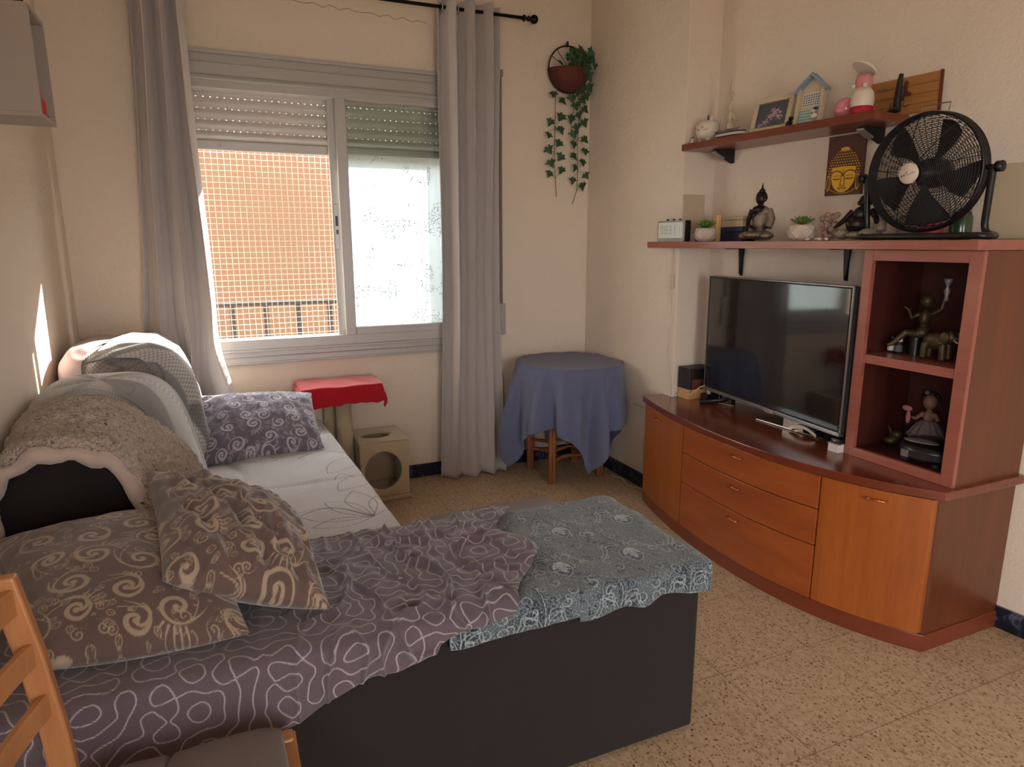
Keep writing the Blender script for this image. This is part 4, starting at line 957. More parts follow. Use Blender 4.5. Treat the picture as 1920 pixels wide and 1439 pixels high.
tag(gridmesh('patterned_cover', Pp, 'paisley', None, {'pat': np.maximum(samp(PD, U, V) * .9, .7 * samp(FLOW2, U, V)), 'pat2': np.maximum(samp(PL, U, V) * .85, .65 * samp(FLOW, U, V))}, np.stack([U, V], -1), solid=.005), 'grey-blue paisley floral cover over the right end of the bench seat', 'cover')
# meander sheet
wa, wb2, wc = wavy(7, 101), wavy(7, 102), wavy(7, 103); G = nz(12, (512, 512), 3, 10, (.7, 2.0)); G2 = nz(14, (512, 512), 10, 26, (1, 1))
def xs(s, t): return -.645 + (.645 + .80 - .13 * smoothstep(.25, 1, t) + .06 * np.sin(t * 11) * smoothstep(.1, .3, t)) * s
def fo2(X): return np.interp(X, [-.66, -.2, .08, .25, .46, .56, .66, .9], [.36, .22, .155, .105, .05, .03, .0, -.02]) + .01 * np.sin(X * 23)
def wrk(X, q):
    c = np.exp(-((X - .45) / .34) ** 2) ; g = samp(G, X * .7 + .3, q * .9); g2 = samp(G2, X * .8, q * .8)
    rid = 1 - np.abs(np.tanh(g * 1.4)); return np.maximum(.001, .005 + c * (.017 * rid ** 2 + .0025 * g2 + .004 * g))
Xm, Ym, Zm, q, top = bench_cloth('m', xs, 1.955, 620, 340, .12, fo2, None, None, 1, .014, wrk)
band = np.clip((Xm - (.62 - .15 * (q - .1))) / .012, 0, 1); Zm = Zm + .009 * band * top + .012 * np.exp(-((Xm - .74) / .05) ** 2) * np.abs(np.sin(q * 9 + 1)) * top
mx = .52; U, V = Xm / mx, q / mx
Pm = np.stack([Xm, Ym, Zm], -1)
tag(gridmesh('patterned_sheet', Pm, 'meander', None, {'pat': samp(MEA, U, V) * .9}, np.stack([U, V], -1), solid=.004), 'crumpled mauve grey sheet with pale squiggle lines over the bench seat', 'sheet')

# ---- pillows
def pillow(name, label, corners, T, mat, img, seed, tile=.42, pinch=.07, wr=.006, group=None, expo=.5, orient=0.):
    c = [np.array(p, float) for p in corners]; n = 260; u = np.linspace(-1, 1, n)[:, None] + np.zeros((1, n)); v = np.linspace(-1, 1, n)[None] + np.zeros((n, 1))
    # pull the sides in, keep pointed corners
    pu = u * (1 - pinch * (1 - v ** 2)) ; pv = v * (1 - pinch * (1 - u ** 2))
    a, b2 = (pu[..., None] + 1) / 2, (pv[..., None] + 1) / 2
    base = (1 - a) * (1 - b2) * c[0] + a * (1 - b2) * c[1] + a * b2 * c[2] + (1 - a) * b2 * c[3]
    nn = np.cross(c[1] - c[0], c[3] - c[0]); nn /= np.linalg.norm(nn)
    prof_ = ((1 - u ** 2) * (1 - v ** 2)); h = T / 2 * np.clip(prof_, 0, 1) ** expo
    wf = wavy(7, seed); w2 = wavy(7, seed + 1)
    W = wr * (np.abs(wf(u * .8, v * .8)) * 1.4 + .5 * w2(u * 2.2, v * 2.2)) * np.clip(prof_ * 3, 0, 1)
    radial = .5 * wr * np.sin(np.arctan2(v, u) * 22 + seed) * np.clip((np.hypot(u, v) - .75) * 3, 0, 1) * np.clip(prof_ * 4, 0, 1)
    W = W + radial
    L0 = np.linalg.norm(c[1] - c[0]); L1 = np.linalg.norm(c[3] - c[0])
    o = thing(name, label, 'cushion', tuple(sum(c) / 4), group)
    for k, sg in (('front', 1), ('back', -1)):
        P = base + nn * (sg * (h + (W if sg > 0 else 0)))[..., None]
        ca, sa = math.cos(orient), math.sin(orient); U = (u * L0 * ca - v * L1 * sa) / 2 / tile + .3; V = (u * L0 * sa + v * L1 * ca) / 2 / tile + seed * .13
        if sg < 0: P = P[::-1]; U = U[::-1]; V = V[::-1]
        ob = gridmesh('cover_' + k, P, mat, o, {'pat': samp(img, U, V) * .9}, np.stack([U, V], -1))
    return o
pillow('patterned_cushion', 'lilac grey scroll-pattern cushion leaning at the window end of the seat', [(-.13, 3.09, .50), (.40, 3.15, .50), (.395, 3.49, .70), (-.15, 3.49, .73)], .19, 'damask_lilac', D2, 33, .40, .04, .006)
pillow('patterned_cushion', 'brown scroll-pattern cushion lying nearest the wooden chair', [(-.42, 1.46, .625), (.0, 1.43, .62), (-.09, 2.03, .69), (-.60, 2.06, .68)], .20, 'damask_brown', D1, 44, .46, .03, .005)
pillow('patterned_cushion', 'crumpled brown scroll-pattern cushion tilted on top of the other brown one', [(-.165, 1.52, .735), (.175, 1.45, .625), (.165, 1.95, .67), (-.235, 2.07, .82)], .20, 'damask_brown', D1, 58, .46, .06, .014)

# ================================================================== CHAIR bottom left
CH = thing('wooden_chair', 'honey beech ladder-back chair with a grey tie-on seat pad beside the bench', 'chair', (-.13, 1.1, 0))
def slatpost(y):
    pts = [(-.325, y, 0), (-.325, y, .44), (-.335, y, .60), (-.352, y, .76), (-.375, y, .905)]
    b = B(); n = len(pts); w_ = .021; d_ = .013
    for i in range(n - 1):
        p, q2 = pts[i], pts[i + 1]
        vs = [(p[0] - w_, y - d_, p[2]), (p[0] + w_, y - d_, p[2]), (p[0] + w_, y + d_, p[2]), (p[0] - w_, y + d_, p[2]), (q2[0] - w_, y - d_, q2[2]), (q2[0] + w_, y - d_, q2[2]), (q2[0] + w_, y + d_, q2[2]), (q2[0] - w_, y + d_, q2[2])]
        b.add(vs, [(0, 1, 5, 4), (1, 2, 6, 5), (2, 3, 7, 6), (3, 0, 4, 7)] + ([(0, 3, 2, 1)] if i == 0 else []) + ([(4, 5, 6, 7)] if i == n - 2 else []))
    return b
for y in (1.285, .905): slatpost(y).build('back_post', 'pine', CH, bevel=.005, bseg=3)
for z, h in ((.835, .05), (.735, .045), (.635, .045)):
    xx = np.interp(z, [.44, .6, .76, .905], [-.325, -.335, -.352, -.375]); ys = np.linspace(1.275, .915, 16); of = [-.035 * math.sin(PI * i / 15) for i in range(16)]
    o = [(xx - .007 + a, y) for a, y in zip(of, ys)] + [(xx + .007 + a, y) for a, y in list(zip(of, ys))[::-1]]
    B().prism(o, h, Matrix.Translation((0, 0, z))).build('slat', 'pine', CH, bevel=.003)
for y in (1.29, .90): B().box((.03, y - .018, 0), (.066, y + .018, .455)).build('leg', 'pine', CH, bevel=.005)
b = B().box((-.30, .885, .405), (.07, .905, .45)).box((-.30, 1.285, .405), (.07, 1.305, .45)).box((.045, .90, .405), (.07, 1.29, .45)); b.box((-.30, .905, .43), (.045, 1.285, .445)); b.build('seat_frame', 'pine', CH, bevel=.003)
n = 90; u = np.linspace(-1, 1, n)[:, None] + np.zeros((1, n)); v = np.linspace(-1, 1, n)[None] + np.zeros((n, 1)); wf = wavy(5, 9)
pz = np.clip((1 - u ** 6) * (1 - v ** 6), 0, 1) ** .4; crease = .010 * np.exp(-((u + .12 + .08 * np.sin(v * 3)) / .03) ** 2)
Xc = -.135 + .185 * u * (1 - .03 * v ** 2); Yc = 1.10 + .205 * v
pad = thing('seat_pad', 'grey brown fabric seat pad on the honey beech chair', 'seat cushion', (-.135, 1.1, .45))
gridmesh('pad_top', np.stack([Xc, Yc, .455 + .045 * pz - crease + .004 * wf(u * .8, v * .8) * pz], -1), 'seatpad', pad)
gridmesh('pad_underside', np.stack([Xc, Yc, .456 - .008 * pz], -1)[::-1], 'seatpad', pad)

# ================================================================== ORNAMENTS
LZ, UZ = 1.459, 1.9455
def blob(name, mat, parent, els, vox=.0025):
    b = B()
    for e in els:
        if e[0] == 'e': b.ell(e[1], e[2], e[3] if len(e) > 3 else None, 20, 12)
        else: b.tube(e[1], e[2], 12)
    o = b.build(name, mat, parent, remesh=vox); return o
class Fr:
    """local frame on a shelf: +x = figure's left, -y = where it faces, rotated about z"""
    def __init__(s, o, ang, k=1.0): s.o = Vector(o); s.a = ang; s.k = k; s.R = Matrix.Rotation(ang, 3, 'Z')
    def __call__(s, x, y, z): return s.o + s.R @ (Vector((x, y, z)) * s.k)
    def T(s): return Matrix.Translation(s.o) @ s.R.to_4x4() @ Matrix.Scale(s.k, 4)
FACE = -PI / 2 + .35     # faces -x turned towards the room
# clock
CK = thing('alarm_clock', 'grey framed digital alarm clock at the left end of the long shelf', 'clock', (2.23, 2.97, LZ))
T = frame_T((2.214, 2.965, LZ), (.05, -1, 0), (-1, -.05, 0), (0, 0, 1))
b = B(); b.prism(rrect(-.108, .0, .108, .108, .008), .036, T @ Matrix(((1, 0, 0, 0), (0, 0, -1, 0), (0, 1, 0, 0), (0, 0, 0, 1)))); b.build('housing', 'black', CK)
b = B(); b.prism(rrect(-.108, .0, .108, .108, .010), .006, T @ Matrix(((1, 0, 0, 0), (0, 0, 1, 0), (0, 1, 0, 0), (0, 0, 0, 1)))); b.build('front_frame', 'clockgrey', CK)
lc = B().box((-.096, .006, .018), (.096, .008, .098), T).build('display', 'lcd', CK)
b = B()
SEG = {'0': 'abcdef', '8': 'abcdefg', '3': 'abcdg', '1': 'bc'}
def digit(b, x, z, w_, h, ch, th=.003):
    L = {'a': ((0, h), (w_, h)), 'b': ((w_, h / 2), (w_, h)), 'c': ((w_, 0), (w_, h / 2)), 'd': ((0, 0), (w_, 0)), 'e': ((0, 0), (0, h / 2)), 'f': ((0, h / 2), (0, h)), 'g': ((0, h / 2), (w_, h / 2))}
    for k in SEG[ch]:
        (x0, z0), (x1, z1) = L[k]; b.box((x + min(x0, x1) - th / 2, .008, z + min(z0, z1) - th / 2), (x + max(x0, x1) + th / 2, .0085, z + max(z0, z1) + th / 2), T)
for i, ch in enumerate('0831'): digit(b, -.078 + i * .032, .04, .019, .038, ch, .0045)
digit(b, .066, .05, .010, .018, '1', .0025); b.build('digits', 'lcdseg', lc)
for x in (-.05, .0, .05): B().lathe([(0, 0), (.007, 0), (.007, .008), (0, .008)], T @ Vector((x, -.014, .108)), 12).build('button', 'black', CK)

def succulent(name, label, x, y, seed, group=None):
    o = thing(name, label, 'potted plant', (x, y, LZ)); n = 6
    pr = [(.038, 0), (.052, .012), (.058, .034), (.053, .060), (.047, .066), (.043, .066), (.040, .055)]
    b = B(); vs = []; fs = []
    for i, (r, z) in enumerate(pr):
        for k in range(8): a = 2 * PI * (k + .5 * (i if i < 4 else 4 - 0)) / 8; vs.append((x + r * math.cos(a), y + r * math.sin(a), LZ + z))
    for i in range(len(pr) - 1):
        for k in range(8):
            sft = 1 if (i < 4) else 0
            a_, b_2, c_, d_ = i * 8 + k, i * 8 + (k + 1) % 8, (i + 1) * 8 + k, (i + 1) * 8 + (k + 1) % 8
            fs += [(a_, b_2, c_), (b_2, d_, c_)]
    fs.append(tuple(range(7, -1, -1))); b.add(vs, fs); b.build('pot', 'concrete', o)
    B().lathe([(0, .058), (.044, .058)], (x, y, LZ), 12).build('soil', 'burnt', o)
    b = B(); rd = random.Random(seed)
    for ring, (cnt, L, el) in enumerate(((9, .056, .35), (8, .046, .7), (6, .034, 1.05), (4, .022, 1.35))):
        for k in range(cnt):
            a = 2 * PI * k / cnt + ring * .4 + rd.uniform(-.1, .1); d = Vector((math.cos(a) * math.cos(el), math.sin(a) * math.cos(el), math.sin(el))); sd2 = Vector((-math.sin(a), math.cos(a), 0)); up = d.cross(sd2)
            p0 = Vector((x, y, LZ + .068)); pts = []
            for t, w_ in ((0, .004), (.35, .012), (.65, .012), (.85, .007), (1, .0008)):
                c = p0 + d * (L * t) + Vector((0, 0, .006 * t * t)); pts.append([c - sd2 * w_, c - up * w_ * .35, c + sd2 * w_, c + up * w_ * .25])
            vs = [q for r in pts for q in r]; b.add(vs, [(i * 4 + k2, i * 4 + (k2 + 1) % 4, (i + 1) * 4 + (k2 + 1) % 4, (i + 1) * 4 + k2) for i in range(4) for k2 in range(4)])
    b.build('leaves', 'succulent', o, smooth=True); return o
succulent('potted_succulent', 'green succulent in a faceted pale pot beside the alarm clock', 2.30, 2.795, 1)
succulent('potted_succulent', 'green succulent in a faceted pale pot standing alone mid shelf', 2.31, 2.185, 5)
GO = thing('leaf_ornament', 'small dark ribbed ornament half hidden between the clock and the succulent', 'ornament', (2.36, 2.905, LZ))
b = B()
for k in range(5): b.tube([(2.36, 2.90, LZ), (2.355, 2.90 - .008 * k, LZ + .05), (2.35 - .01 * k, 2.885 - .012 * k, LZ + .095 - .008 * k)], [.006, .005, .002], 8)
b.build('ribs', 'ink', GO, smooth=True); B().lathe([(0, 0), (.03, 0), (.032, .012), (.01, .02), (0, .02)], (2.36, 2.90, LZ), 18).build('foot', 'ink', GO, smooth=True)
NB = thing('gift_box', 'navy blue box behind the dark seated statue, under the cream box', 'box', (2.44, 2.72, LZ)); B().box((2.40, 2.64, LZ), (2.475, 2.80, LZ + .045)).build('box_body', 'navy', NB, bevel=.002); B().box((2.396, 2.636, LZ + .046), (2.479, 2.804, LZ + .07)).build('lid', 'navy', NB, bevel=.002)
NC = thing('gift_box', 'cream box stacked on the navy blue box', 'box', (2.44, 2.72, LZ + .071)); B().box((2.405, 2.65, LZ + .071), (2.47, 2.79, LZ + .105)).build('box_body', 'cream', NC, bevel=.003); B().box((2.402, 2.647, LZ + .106), (2.473, 2.793, LZ + .122)).build('lid', 'cream', NC, bevel=.003)
YE = thing('cheese_ornament', 'small cream-yellow ornament with holes behind the left succulent', 'ornament', (2.38, 2.80, LZ)); 
b = B().box((2.365, 2.79, LZ), (2.395, 2.835, LZ + .135)); b.build('block', 'yellow', YE, bevel=.006)
B().lathe([(0, 0), (.012, 0), (.008, .004), (0, .004)], (2.364, 2.812, LZ + .11), 12, Matrix.Rotation(-PI / 2, 3, 'Y')).build('hole', 'cream', YE)
# seated statue
BD = thing('seated_buddha_statue', 'dark seated statue with a silver robe and topknot on the long shelf', 'statue', (2.32, 2.47, LZ)); F = Fr((2.33, 2.455, LZ), FACE - .15, 1.0)
blob('body', 'bronze', BD, [('e', F(0, .0, .105), (.040, .030, .055)), ('e', F(0, 0, .14), (.046, .028, .022)), ('t', [F(0, 0, .15), F(0, -.002, .175)], [.013, .012]), ('e', F(0, -.004, .192), (.0215, .023, .028)),
    ('t', [F(-.042, 0, .142), F(-.058, -.004, .10), F(-.044, -.028, .07), F(-.01, -.04, .062)], [.014, .012, .010, .007]), ('t', [F(.042, 0, .142), F(.056, -.004, .10), F(.05, -.03, .06)], [.014, .012, .009]),
    ('e', F(0, -.022, .19), (.003, .004, .006)), ('t', [F(-.022, 0, .2), F(-.023, 0, .178)], [.004, .005]), ('t', [F(.022, 0, .2), F(.023, 0, .178)], [.004, .005]), ('t', [F(-.01, -.042, .058), F(.015, -.046, .056)], [.006, .005])], .0022)
b = B()
for k in range(150):
    z = .188 + .045 * ((k / 150)); t_ = (k * 2.39996); r = .0245 * math.sqrt(max(0, 1 - ((z - .192) / .034) ** 2)); 
    x, y = r * math.cos(t_), r * math.sin(t_)
    if y < -.012 and z < .208: continue
    b.ell(F(x, y + .001, z), (.0028,) * 3, None, 6, 4)
b.ell(F(0, .003, .225), (.014, .014, .012)); b.tube([F(0, .003, .232), F(0, .003, .245), F(0, .003, .262)], [.007, .004, .001], 10)
b.build('curled_hair', 'bronze', BD, smooth=True)
blob('robe', 'antique', BD, [('e', F(0, -.008, .028), (.083, .045, .022)), ('e', F(-.056, -.022, .024), (.034, .026, .018)), ('e', F(.056, -.022, .024), (.034, .026, .018)), ('e', F(0, -.035, .03), (.055, .02, .014)),
    ('e', F(.008, -.001, .092), (.0415, .0315, .05)), ('t', [F(.04, -.002, .142), F(-.02, -.014, .09), F(-.04, -.004, .05)], [.017, .018, .016]), ('t', [F(.044, .0, .142), F(.061, -.002, .10), F(.058, -.02, .06)], [.016, .018, .019])], .0025)
CN = thing('round_candle_holder', 'round dark bowl-shaped holder beside the seated statue', 'candle holder', (2.41, 2.60, LZ))
B().lathe([(0, 0), (.02, 0), (.034, .02), (.036, .04), (.030, .06), (.024, .068), (.021, .062), (.027, .04), (.0, .012)], (2.40, 2.585, LZ), 28).build('bowl', 'bronze', CN, smooth=True)
B().lathe([(0, .02), (.024, .03), (.022, .055), (0, .055)], (2.40, 2.585, LZ), 20).build('candle', 'bronzepaint', CN, smooth=True)
for i, (x, y) in enumerate(((2.24, 2.085), (2.245, 2.03), (2.25, 2.0), (2.255, 2.055))):
    b = B().ell((x, y, LZ + .006), (.012 - .002 * i, .009, .006), None, 14, 8)
    tag(b.build('pebble', 'whitegloss', None, smooth=True), ('small pale pebble left of the crystal cluster', 'small pale pebble at the right foot of the crystal cluster', 'small pale pebble beside the laughing statue', 'tiny pale pebble at the foot of the crystal cluster')[i], 'pebble', 'pebbles along the edge of the long shelf')
CR = thing('crystal_cluster', 'small brownish crystal cluster ornament between the succulent and the laughing statue', 'ornament', (2.34, 2.03, LZ))
rd = random.Random(8); b = B(); 
for k in range(60):
    h = rd.random(); r = .020 + .014 * h; a = rd.uniform(0, 6.28); rr_ = r * rd.random() ** .5
    b.ell((2.34 + rr_ * math.cos(a), 2.07 + rr_ * math.sin(a), LZ + .008 + h * .10), (.009 + .004 * rd.random(),) * 3, Matrix.Rotation(a, 3, 'X'), 7, 5)
b.build('crystals', 'crystal', CR)
# laughing statue
LB = thing('laughing_buddha_statue', 'dark reclining laughing statue with carved robe behind the fan frame', 'statue', (2.36, 1.86, LZ)); F = Fr((2.37, 1.945, LZ), FACE - .25, 1.15)
blob('body', 'bronze', LB, [('e', F(-.005, -.01, .055), (.052, .04, .036)), ('e', F(0, .0, .09), (.038, .028, .03)), ('e', F(.012, -.008, .132), (.022, .022, .024)), ('e', F(.006, -.026, .126), (.012, .008, .01)), ('e', F(.034, -.006, .128), (.005, .007, .013)),
    ('t', [F(-.034, 0, .10), F(-.058, -.01, .07), F(-.078, -.02, .05)], [.013, .011, .008]), ('e', F(-.084, -.022, .047), (.011, .008, .006)), ('t', [F(.036, 0, .10), F(.06, -.01, .075), F(.075, -.03, .06)], [.014, .012, .009])], .0024)
blob('robe', 'stoneish', LB, [('e', F(-.052, -.022, .022), (.036, .03, .022)), ('e', F(.042, -.02, .022), (.044, .03, .022)), ('e', F(.0, .0, .018), (.075, .036, .018)), ('e', F(.066, .004, .055), (.022, .025, .042)), ('t', [F(.04, .01, .105), F(.07, 0, .07), F(.082, -.01, .03)], [.012, .018, .018])], .0026)
b = B(); [b.tube([F(-.05 - .012 * k, -.05 + .004 * k, .006), F(-.055 - .008 * k, -.045 + .003 * k, .03), F(-.04, -.035, .042)], .0022, 6) for k in range(4)]; b.build('robe_folds', 'stoneish', LB, smooth=True)
# jars behind the fan
def jar(name, label, x, y, r, h, mat, lid):
    o = thing(name, label, 'jar', (x, y, LZ)); B().lathe([(0, 0), (r, 0), (r * 1.04, h * .3), (r, h * .8), (r * .8, h), (0, h)], (x, y, LZ), 24).build('jar_body', mat, o, smooth=True)
    B().lathe([(0, h), (r * .82, h), (r * .82, h + .012), (0, h + .012)], (x, y, LZ), 24).build('lid', lid, o)
jar('glass_jar', 'small pale jar behind the left foot of the fan', 2.50, 1.845, .032, .085, 'concrete', 'clockgrey')
jar('pink_candle', 'pink jar candle half hidden behind the bottom of the fan', 2.50, 1.745, .042, .055, 'pinkwax', 'pinkwax')
jar('green_jar', 'dark green jar behind the right side of the fan', 2.52, 1.645, .036, .10, 'greenglass', 'silver')

# fan
FN = thing('floor_fan', 'large round black wire-cage fan on a tubular stand at the right end of the shelf', 'fan', (2.38, 1.69, LZ))
fc = Vector((2.365, 1.695, 1.695)); n_ = Vector((-.995, -.06, -.06)).normalized(); sd_ = Vector((0, 0, 1)).cross(n_).normalized(); up_ = n_.cross(sd_)
TF = frame_T(fc, sd_, up_, n_); R0 = .203
def ring(r, d, w_=.0014, seg=64): return [TF @ Vector((r * math.cos(a), r * math.sin(a), d)) for a in np.linspace(0, 2 * PI, seg, endpoint=False)], w_
def dome(r, s): return s * (.022 + (.074 if s > 0 else .05) * (1 - (r / R0) ** 2.6) ** .6)
b = B()
for k in range(27):
    r = .046 + (R0 - .050) * k / 26; b.tube(ring(r, dome(r, 1))[0], .0013, 5, True)
for k in range(9):
    a = 2 * PI * k / 9 + .2; b.tube([TF @ Vector((r * math.cos(a), r * math.sin(a), dome(r, 1) - .002)) for r in np.linspace(.04, R0 - .001, 16)], .0018, 6)
b.build('front_grille', 'blackmat', FN)
b = B()
for k in range(16):
    r = .05 + (R0 - .055) * k / 15; b.tube(ring(r, dome(r, -1))[0], .0013, 5, True)
for k in range(46):
    a = 2 * PI * k / 46; b.tube([TF @ Vector((r * math.cos(a + (R0 - r) * 2.0), r * math.sin(a + (R0 - r) * 2.0), dome(r, -1))) for r in np.linspace(.05, R0 - .001, 14)], .0012, 5)
b.build('rear_grille', 'blackmat', FN)
b = B()
for d in (-.018, 0, .018): b.tube(ring(R0, d)[0], .005, 8, True)
b.lathe([(R0 - .002, -.018), (R0 + .003, -.018), (R0 + .003, .018), (R0 - .002, .018)], (0, 0, 0), 64, None); b.v = [tuple(TF @ Vector(v)) if i >= len(b.v) - 256 else v for i, v in enumerate(b.v)]
b.build('rim', 'black', FN, smooth=True)
T3 = TF @ Matrix.Translation((0, 0, .095))
bd = B().lathe([(0, -.004), (.034, -.004), (.036, .002), (.033, .006), (0, .008)], (0, 0, 0), 40, None); bd.v = [tuple(T3 @ Vector(v)) for v in bd.v]; bdo = bd.build('hub_badge', 'whitegloss', FN, smooth=True)
b = B(); b.tube([T3 @ Vector(p) for p in ((-.026, -.012, .0082), (-.021, -.004, .0082), (-.02, -.011, .0082), (-.013, -.002, .0082), (-.012, -.01, .0082), (-.002, .008, .0082), (-.001, -.006, .0082), (.008, -.002, .0082), (.012, .0, .0082), (.026, .004, .0082))], .0008, 5); b.build('scribble_logo', 'ink', bdo)
for k in range(5):
    b = B(); nr_, na_ = 14, 10; a0 = 2 * PI * k / 5 + .9; V = []
    r = np.linspace(.035, .182, nr_)[:, None]; s_ = np.linspace(-.5, .5, na_)[None]
    wd = .26 + .46 * np.sin(np.clip((r - .035) / .147, 0, 1) * PI * .62) ; ang = a0 + s_ * wd + (r - .035) * 1.2; zz = s_ * wd * r * .55
    X = r * np.cos(ang); Y = r * np.sin(ang); Z = -zz + 0 * r
    P = [TF @ Vector((X[i, j], Y[i, j], Z[i, j])) for i in range(nr_) for j in range(na_)]
    b.add(P, [(i * na_ + j, i * na_ + j + 1, (i + 1) * na_ + j + 1, (i + 1) * na_ + j) for i in range(nr_ - 1) for j in range(na_ - 1)]); b.build('blade', 'blackmat', FN, smooth=True, solid=.002)
mo = B().lathe([(0, -.085), (.05, -.085), (.055, -.06), (.05, -.01), (.032, .0), (.03, .03), (0, .035)], (0, 0, 0), 30); mo.v = [tuple(TF @ Vector(v)) for v in mo.v]; mo.build('motor', 'black', FN, smooth=True)
pl_, pr_ = fc - sd_ * .225, fc + sd_ * .225
fl_ = Vector((2.27, 1.88, LZ + .0125)); frr = Vector((2.40, 1.40, LZ + .0125))
if (pl_ - fl_).length > (pr_ - fl_).length: pl_, pr_ = pr_, pl_
def bez(ps, n=10):
    P_ = [Vector(p) for p in ps]; 
    for _ in range(2): P_ = [P_[0]] + [q for i in range(len(P_) - 1) for q in (P_[i] * .75 + P_[i + 1] * .25, P_[i] * .25 + P_[i + 1] * .75)] + [P_[-1]]
    return P_
bl, br = Vector((2.36, 1.905, LZ + .0125)), Vector((2.42, 1.50, LZ + .0125))
path = [pl_, pl_ * .45 + bl * .55 + Vector((0, 0, -.02)), bl + Vector((0, 0, .012)), fl_ + Vector((.02, 0, 0)), Vector((2.238, 1.80, LZ + .0125)), Vector((2.245, 1.42, LZ + .0125)), Vector((2.27, 1.385, LZ + .0125)), br + Vector((-.02, -.06, 0)), br + Vector((0, 0, .012)), pr_ * .45 + br * .55, pr_]
B().tube(bez(path), .0115, 12).build('tube_stand', 'black', FN, smooth=True)
for p, sg in ((pl_, -1), (pr_, 1)):
    dr2 = (p - fc).normalized(); q = fc + dr2 * .207; bb = B().tube([q, p + dr2 * .012], .009, 12); bb.tube([p + dr2 * .01, p + dr2 * .03], .018, 14); bb.build('pivot_knob', 'black', FN, smooth=True)
B().tube([TF @ Vector(p) for p in ((-.05, R0, -.02), (-.05, R0 + .03, -.03), (.05, R0 + .03, -.03), (.05, R0, -.02))], .0022, 6).build('carry_handle', 'silver', FN)

# wall relief picture
n, m = 230, 330; u = np.linspace(-1, 1, n)[:, None] + np.zeros((1, m)); v = np.linspace(0, 2.95, m)[None] + np.zeros((n, 1))
def G_(x, y, cx, cy, rx, ry): return ((x - cx) / rx) ** 2 + ((y - cy) / ry) ** 2
au = np.abs(u); fw_ = np.where(v > 1.0, .64, .64 * np.sqrt(np.clip(1 - ((1.0 - v) / .86) ** 2.2, 0, 1))); face = (au < fw_) & (v > .14) & (v < 1.42 - .12 * u ** 2)
hw = np.where(v < 1.4, .86 - .25 * np.clip(.9 - v, 0, 1), .86 * np.sqrt(np.clip(1 - ((v - 1.25) / 1.05) ** 2, 0, 1)) ** 1.15)
hair = (au < hw) & (v > .75) & ~face & (v < 2.2); ear = G_(au, v, .80, .62, .12, .42) < 1; bun = G_(u, v, 0, 2.26, .24, .10) < 1
gold = face * .95; dots = (np.sin(u * 46 + (np.floor(v * 7.5) % 2) * PI) > .1) & (np.sin(v * 2 * PI * 7.5) > -.1)
gold = np.where(hair, dots * .75, gold); gold = np.where(ear, .15 + .5 * (np.abs(G_(au, v, .80, .62, .12, .42) - .75) < .2), gold); gold = np.where(bun, .9, gold)
brow = np.abs(np.hypot((au - .36) / .33, (v - .98) / .22) - 1) < .13; brow &= v > .93; gold = np.where(face & brow, .1, gold)
eye = np.abs(v - (.86 - .07 * np.cos((au - .34) * 5))) < .025; eye &= (au > .14) & (au < .56); gold = np.where(face & eye, .0, gold)
lid = np.abs(v - (.93 + .03 * np.cos((au - .34) * 6))) < .015; lid &= (au > .14) & (au < .56); gold = np.where(face & lid, .3, gold)
nose = (np.abs(au - (.07 + .10 * np.clip(.95 - v, 0, .5))) < .03) & (v > .5) & (v < 1.0); gold = np.where(nose, .2, gold); nos2 = (au < .13) & (np.abs(v - .48) < .02); gold = np.where(nos2, .1, gold)
mo_ = (au < .2) & (np.abs(v - .345 - .02 * np.cos(u * 22)) < .018); gold = np.where(mo_, .0, gold); mo2 = (np.abs(G_(u, v, 0, .34, .22, .09) - 1) < .25); gold = np.where(mo2, .35, gold)
gold = np.where(G_(u, v, 0, 1.22, .045, .035) < 1, .1, gold); chin = (np.abs(v - (.10 + .5 * au ** 2.4)) < .022) & (au < .72); gold = np.where(chin, .75, gold)
hgt_ = .006 * face * (1 - au ** 2) + .004 * hair * (.6 + .4 * dots) + .004 * ear + .005 * bun + .003 * gold
M['relief'] = pattern_cloth('gilded_relief', (92, 62, 54), (236, 184, 66), rough=.4, sheen=0, mottled=.2); M['relief'].node_tree.nodes['Principled BSDF'].inputs['Metallic'].default_value = .25
T = frame_T((nwx(2.278) - .001, 2.278, 1.655), (.1173, -1, 0), (0, 0, 1), (-1, -.1173, 0)); w_, h_ = .172, .250
PX = np.stack([(u + 1) / 2 * w_, v / 2.95 * h_, .013 + hgt_], -1); PW = PX @ np.array(T)[:3, :3].T + np.array(T)[:3, 3]
RP = thing('relief_picture', 'tall panel with a gilded serene face in relief, hung below the upper shelf', 'wall art', (2.55, 2.19, 1.655))
B().box((0, 0, .001), (w_, h_, .0128), T).build('panel', 'burnt', RP, bevel=.001)
gridmesh('relief_face', PW, 'relief', RP, {'pat': gold})

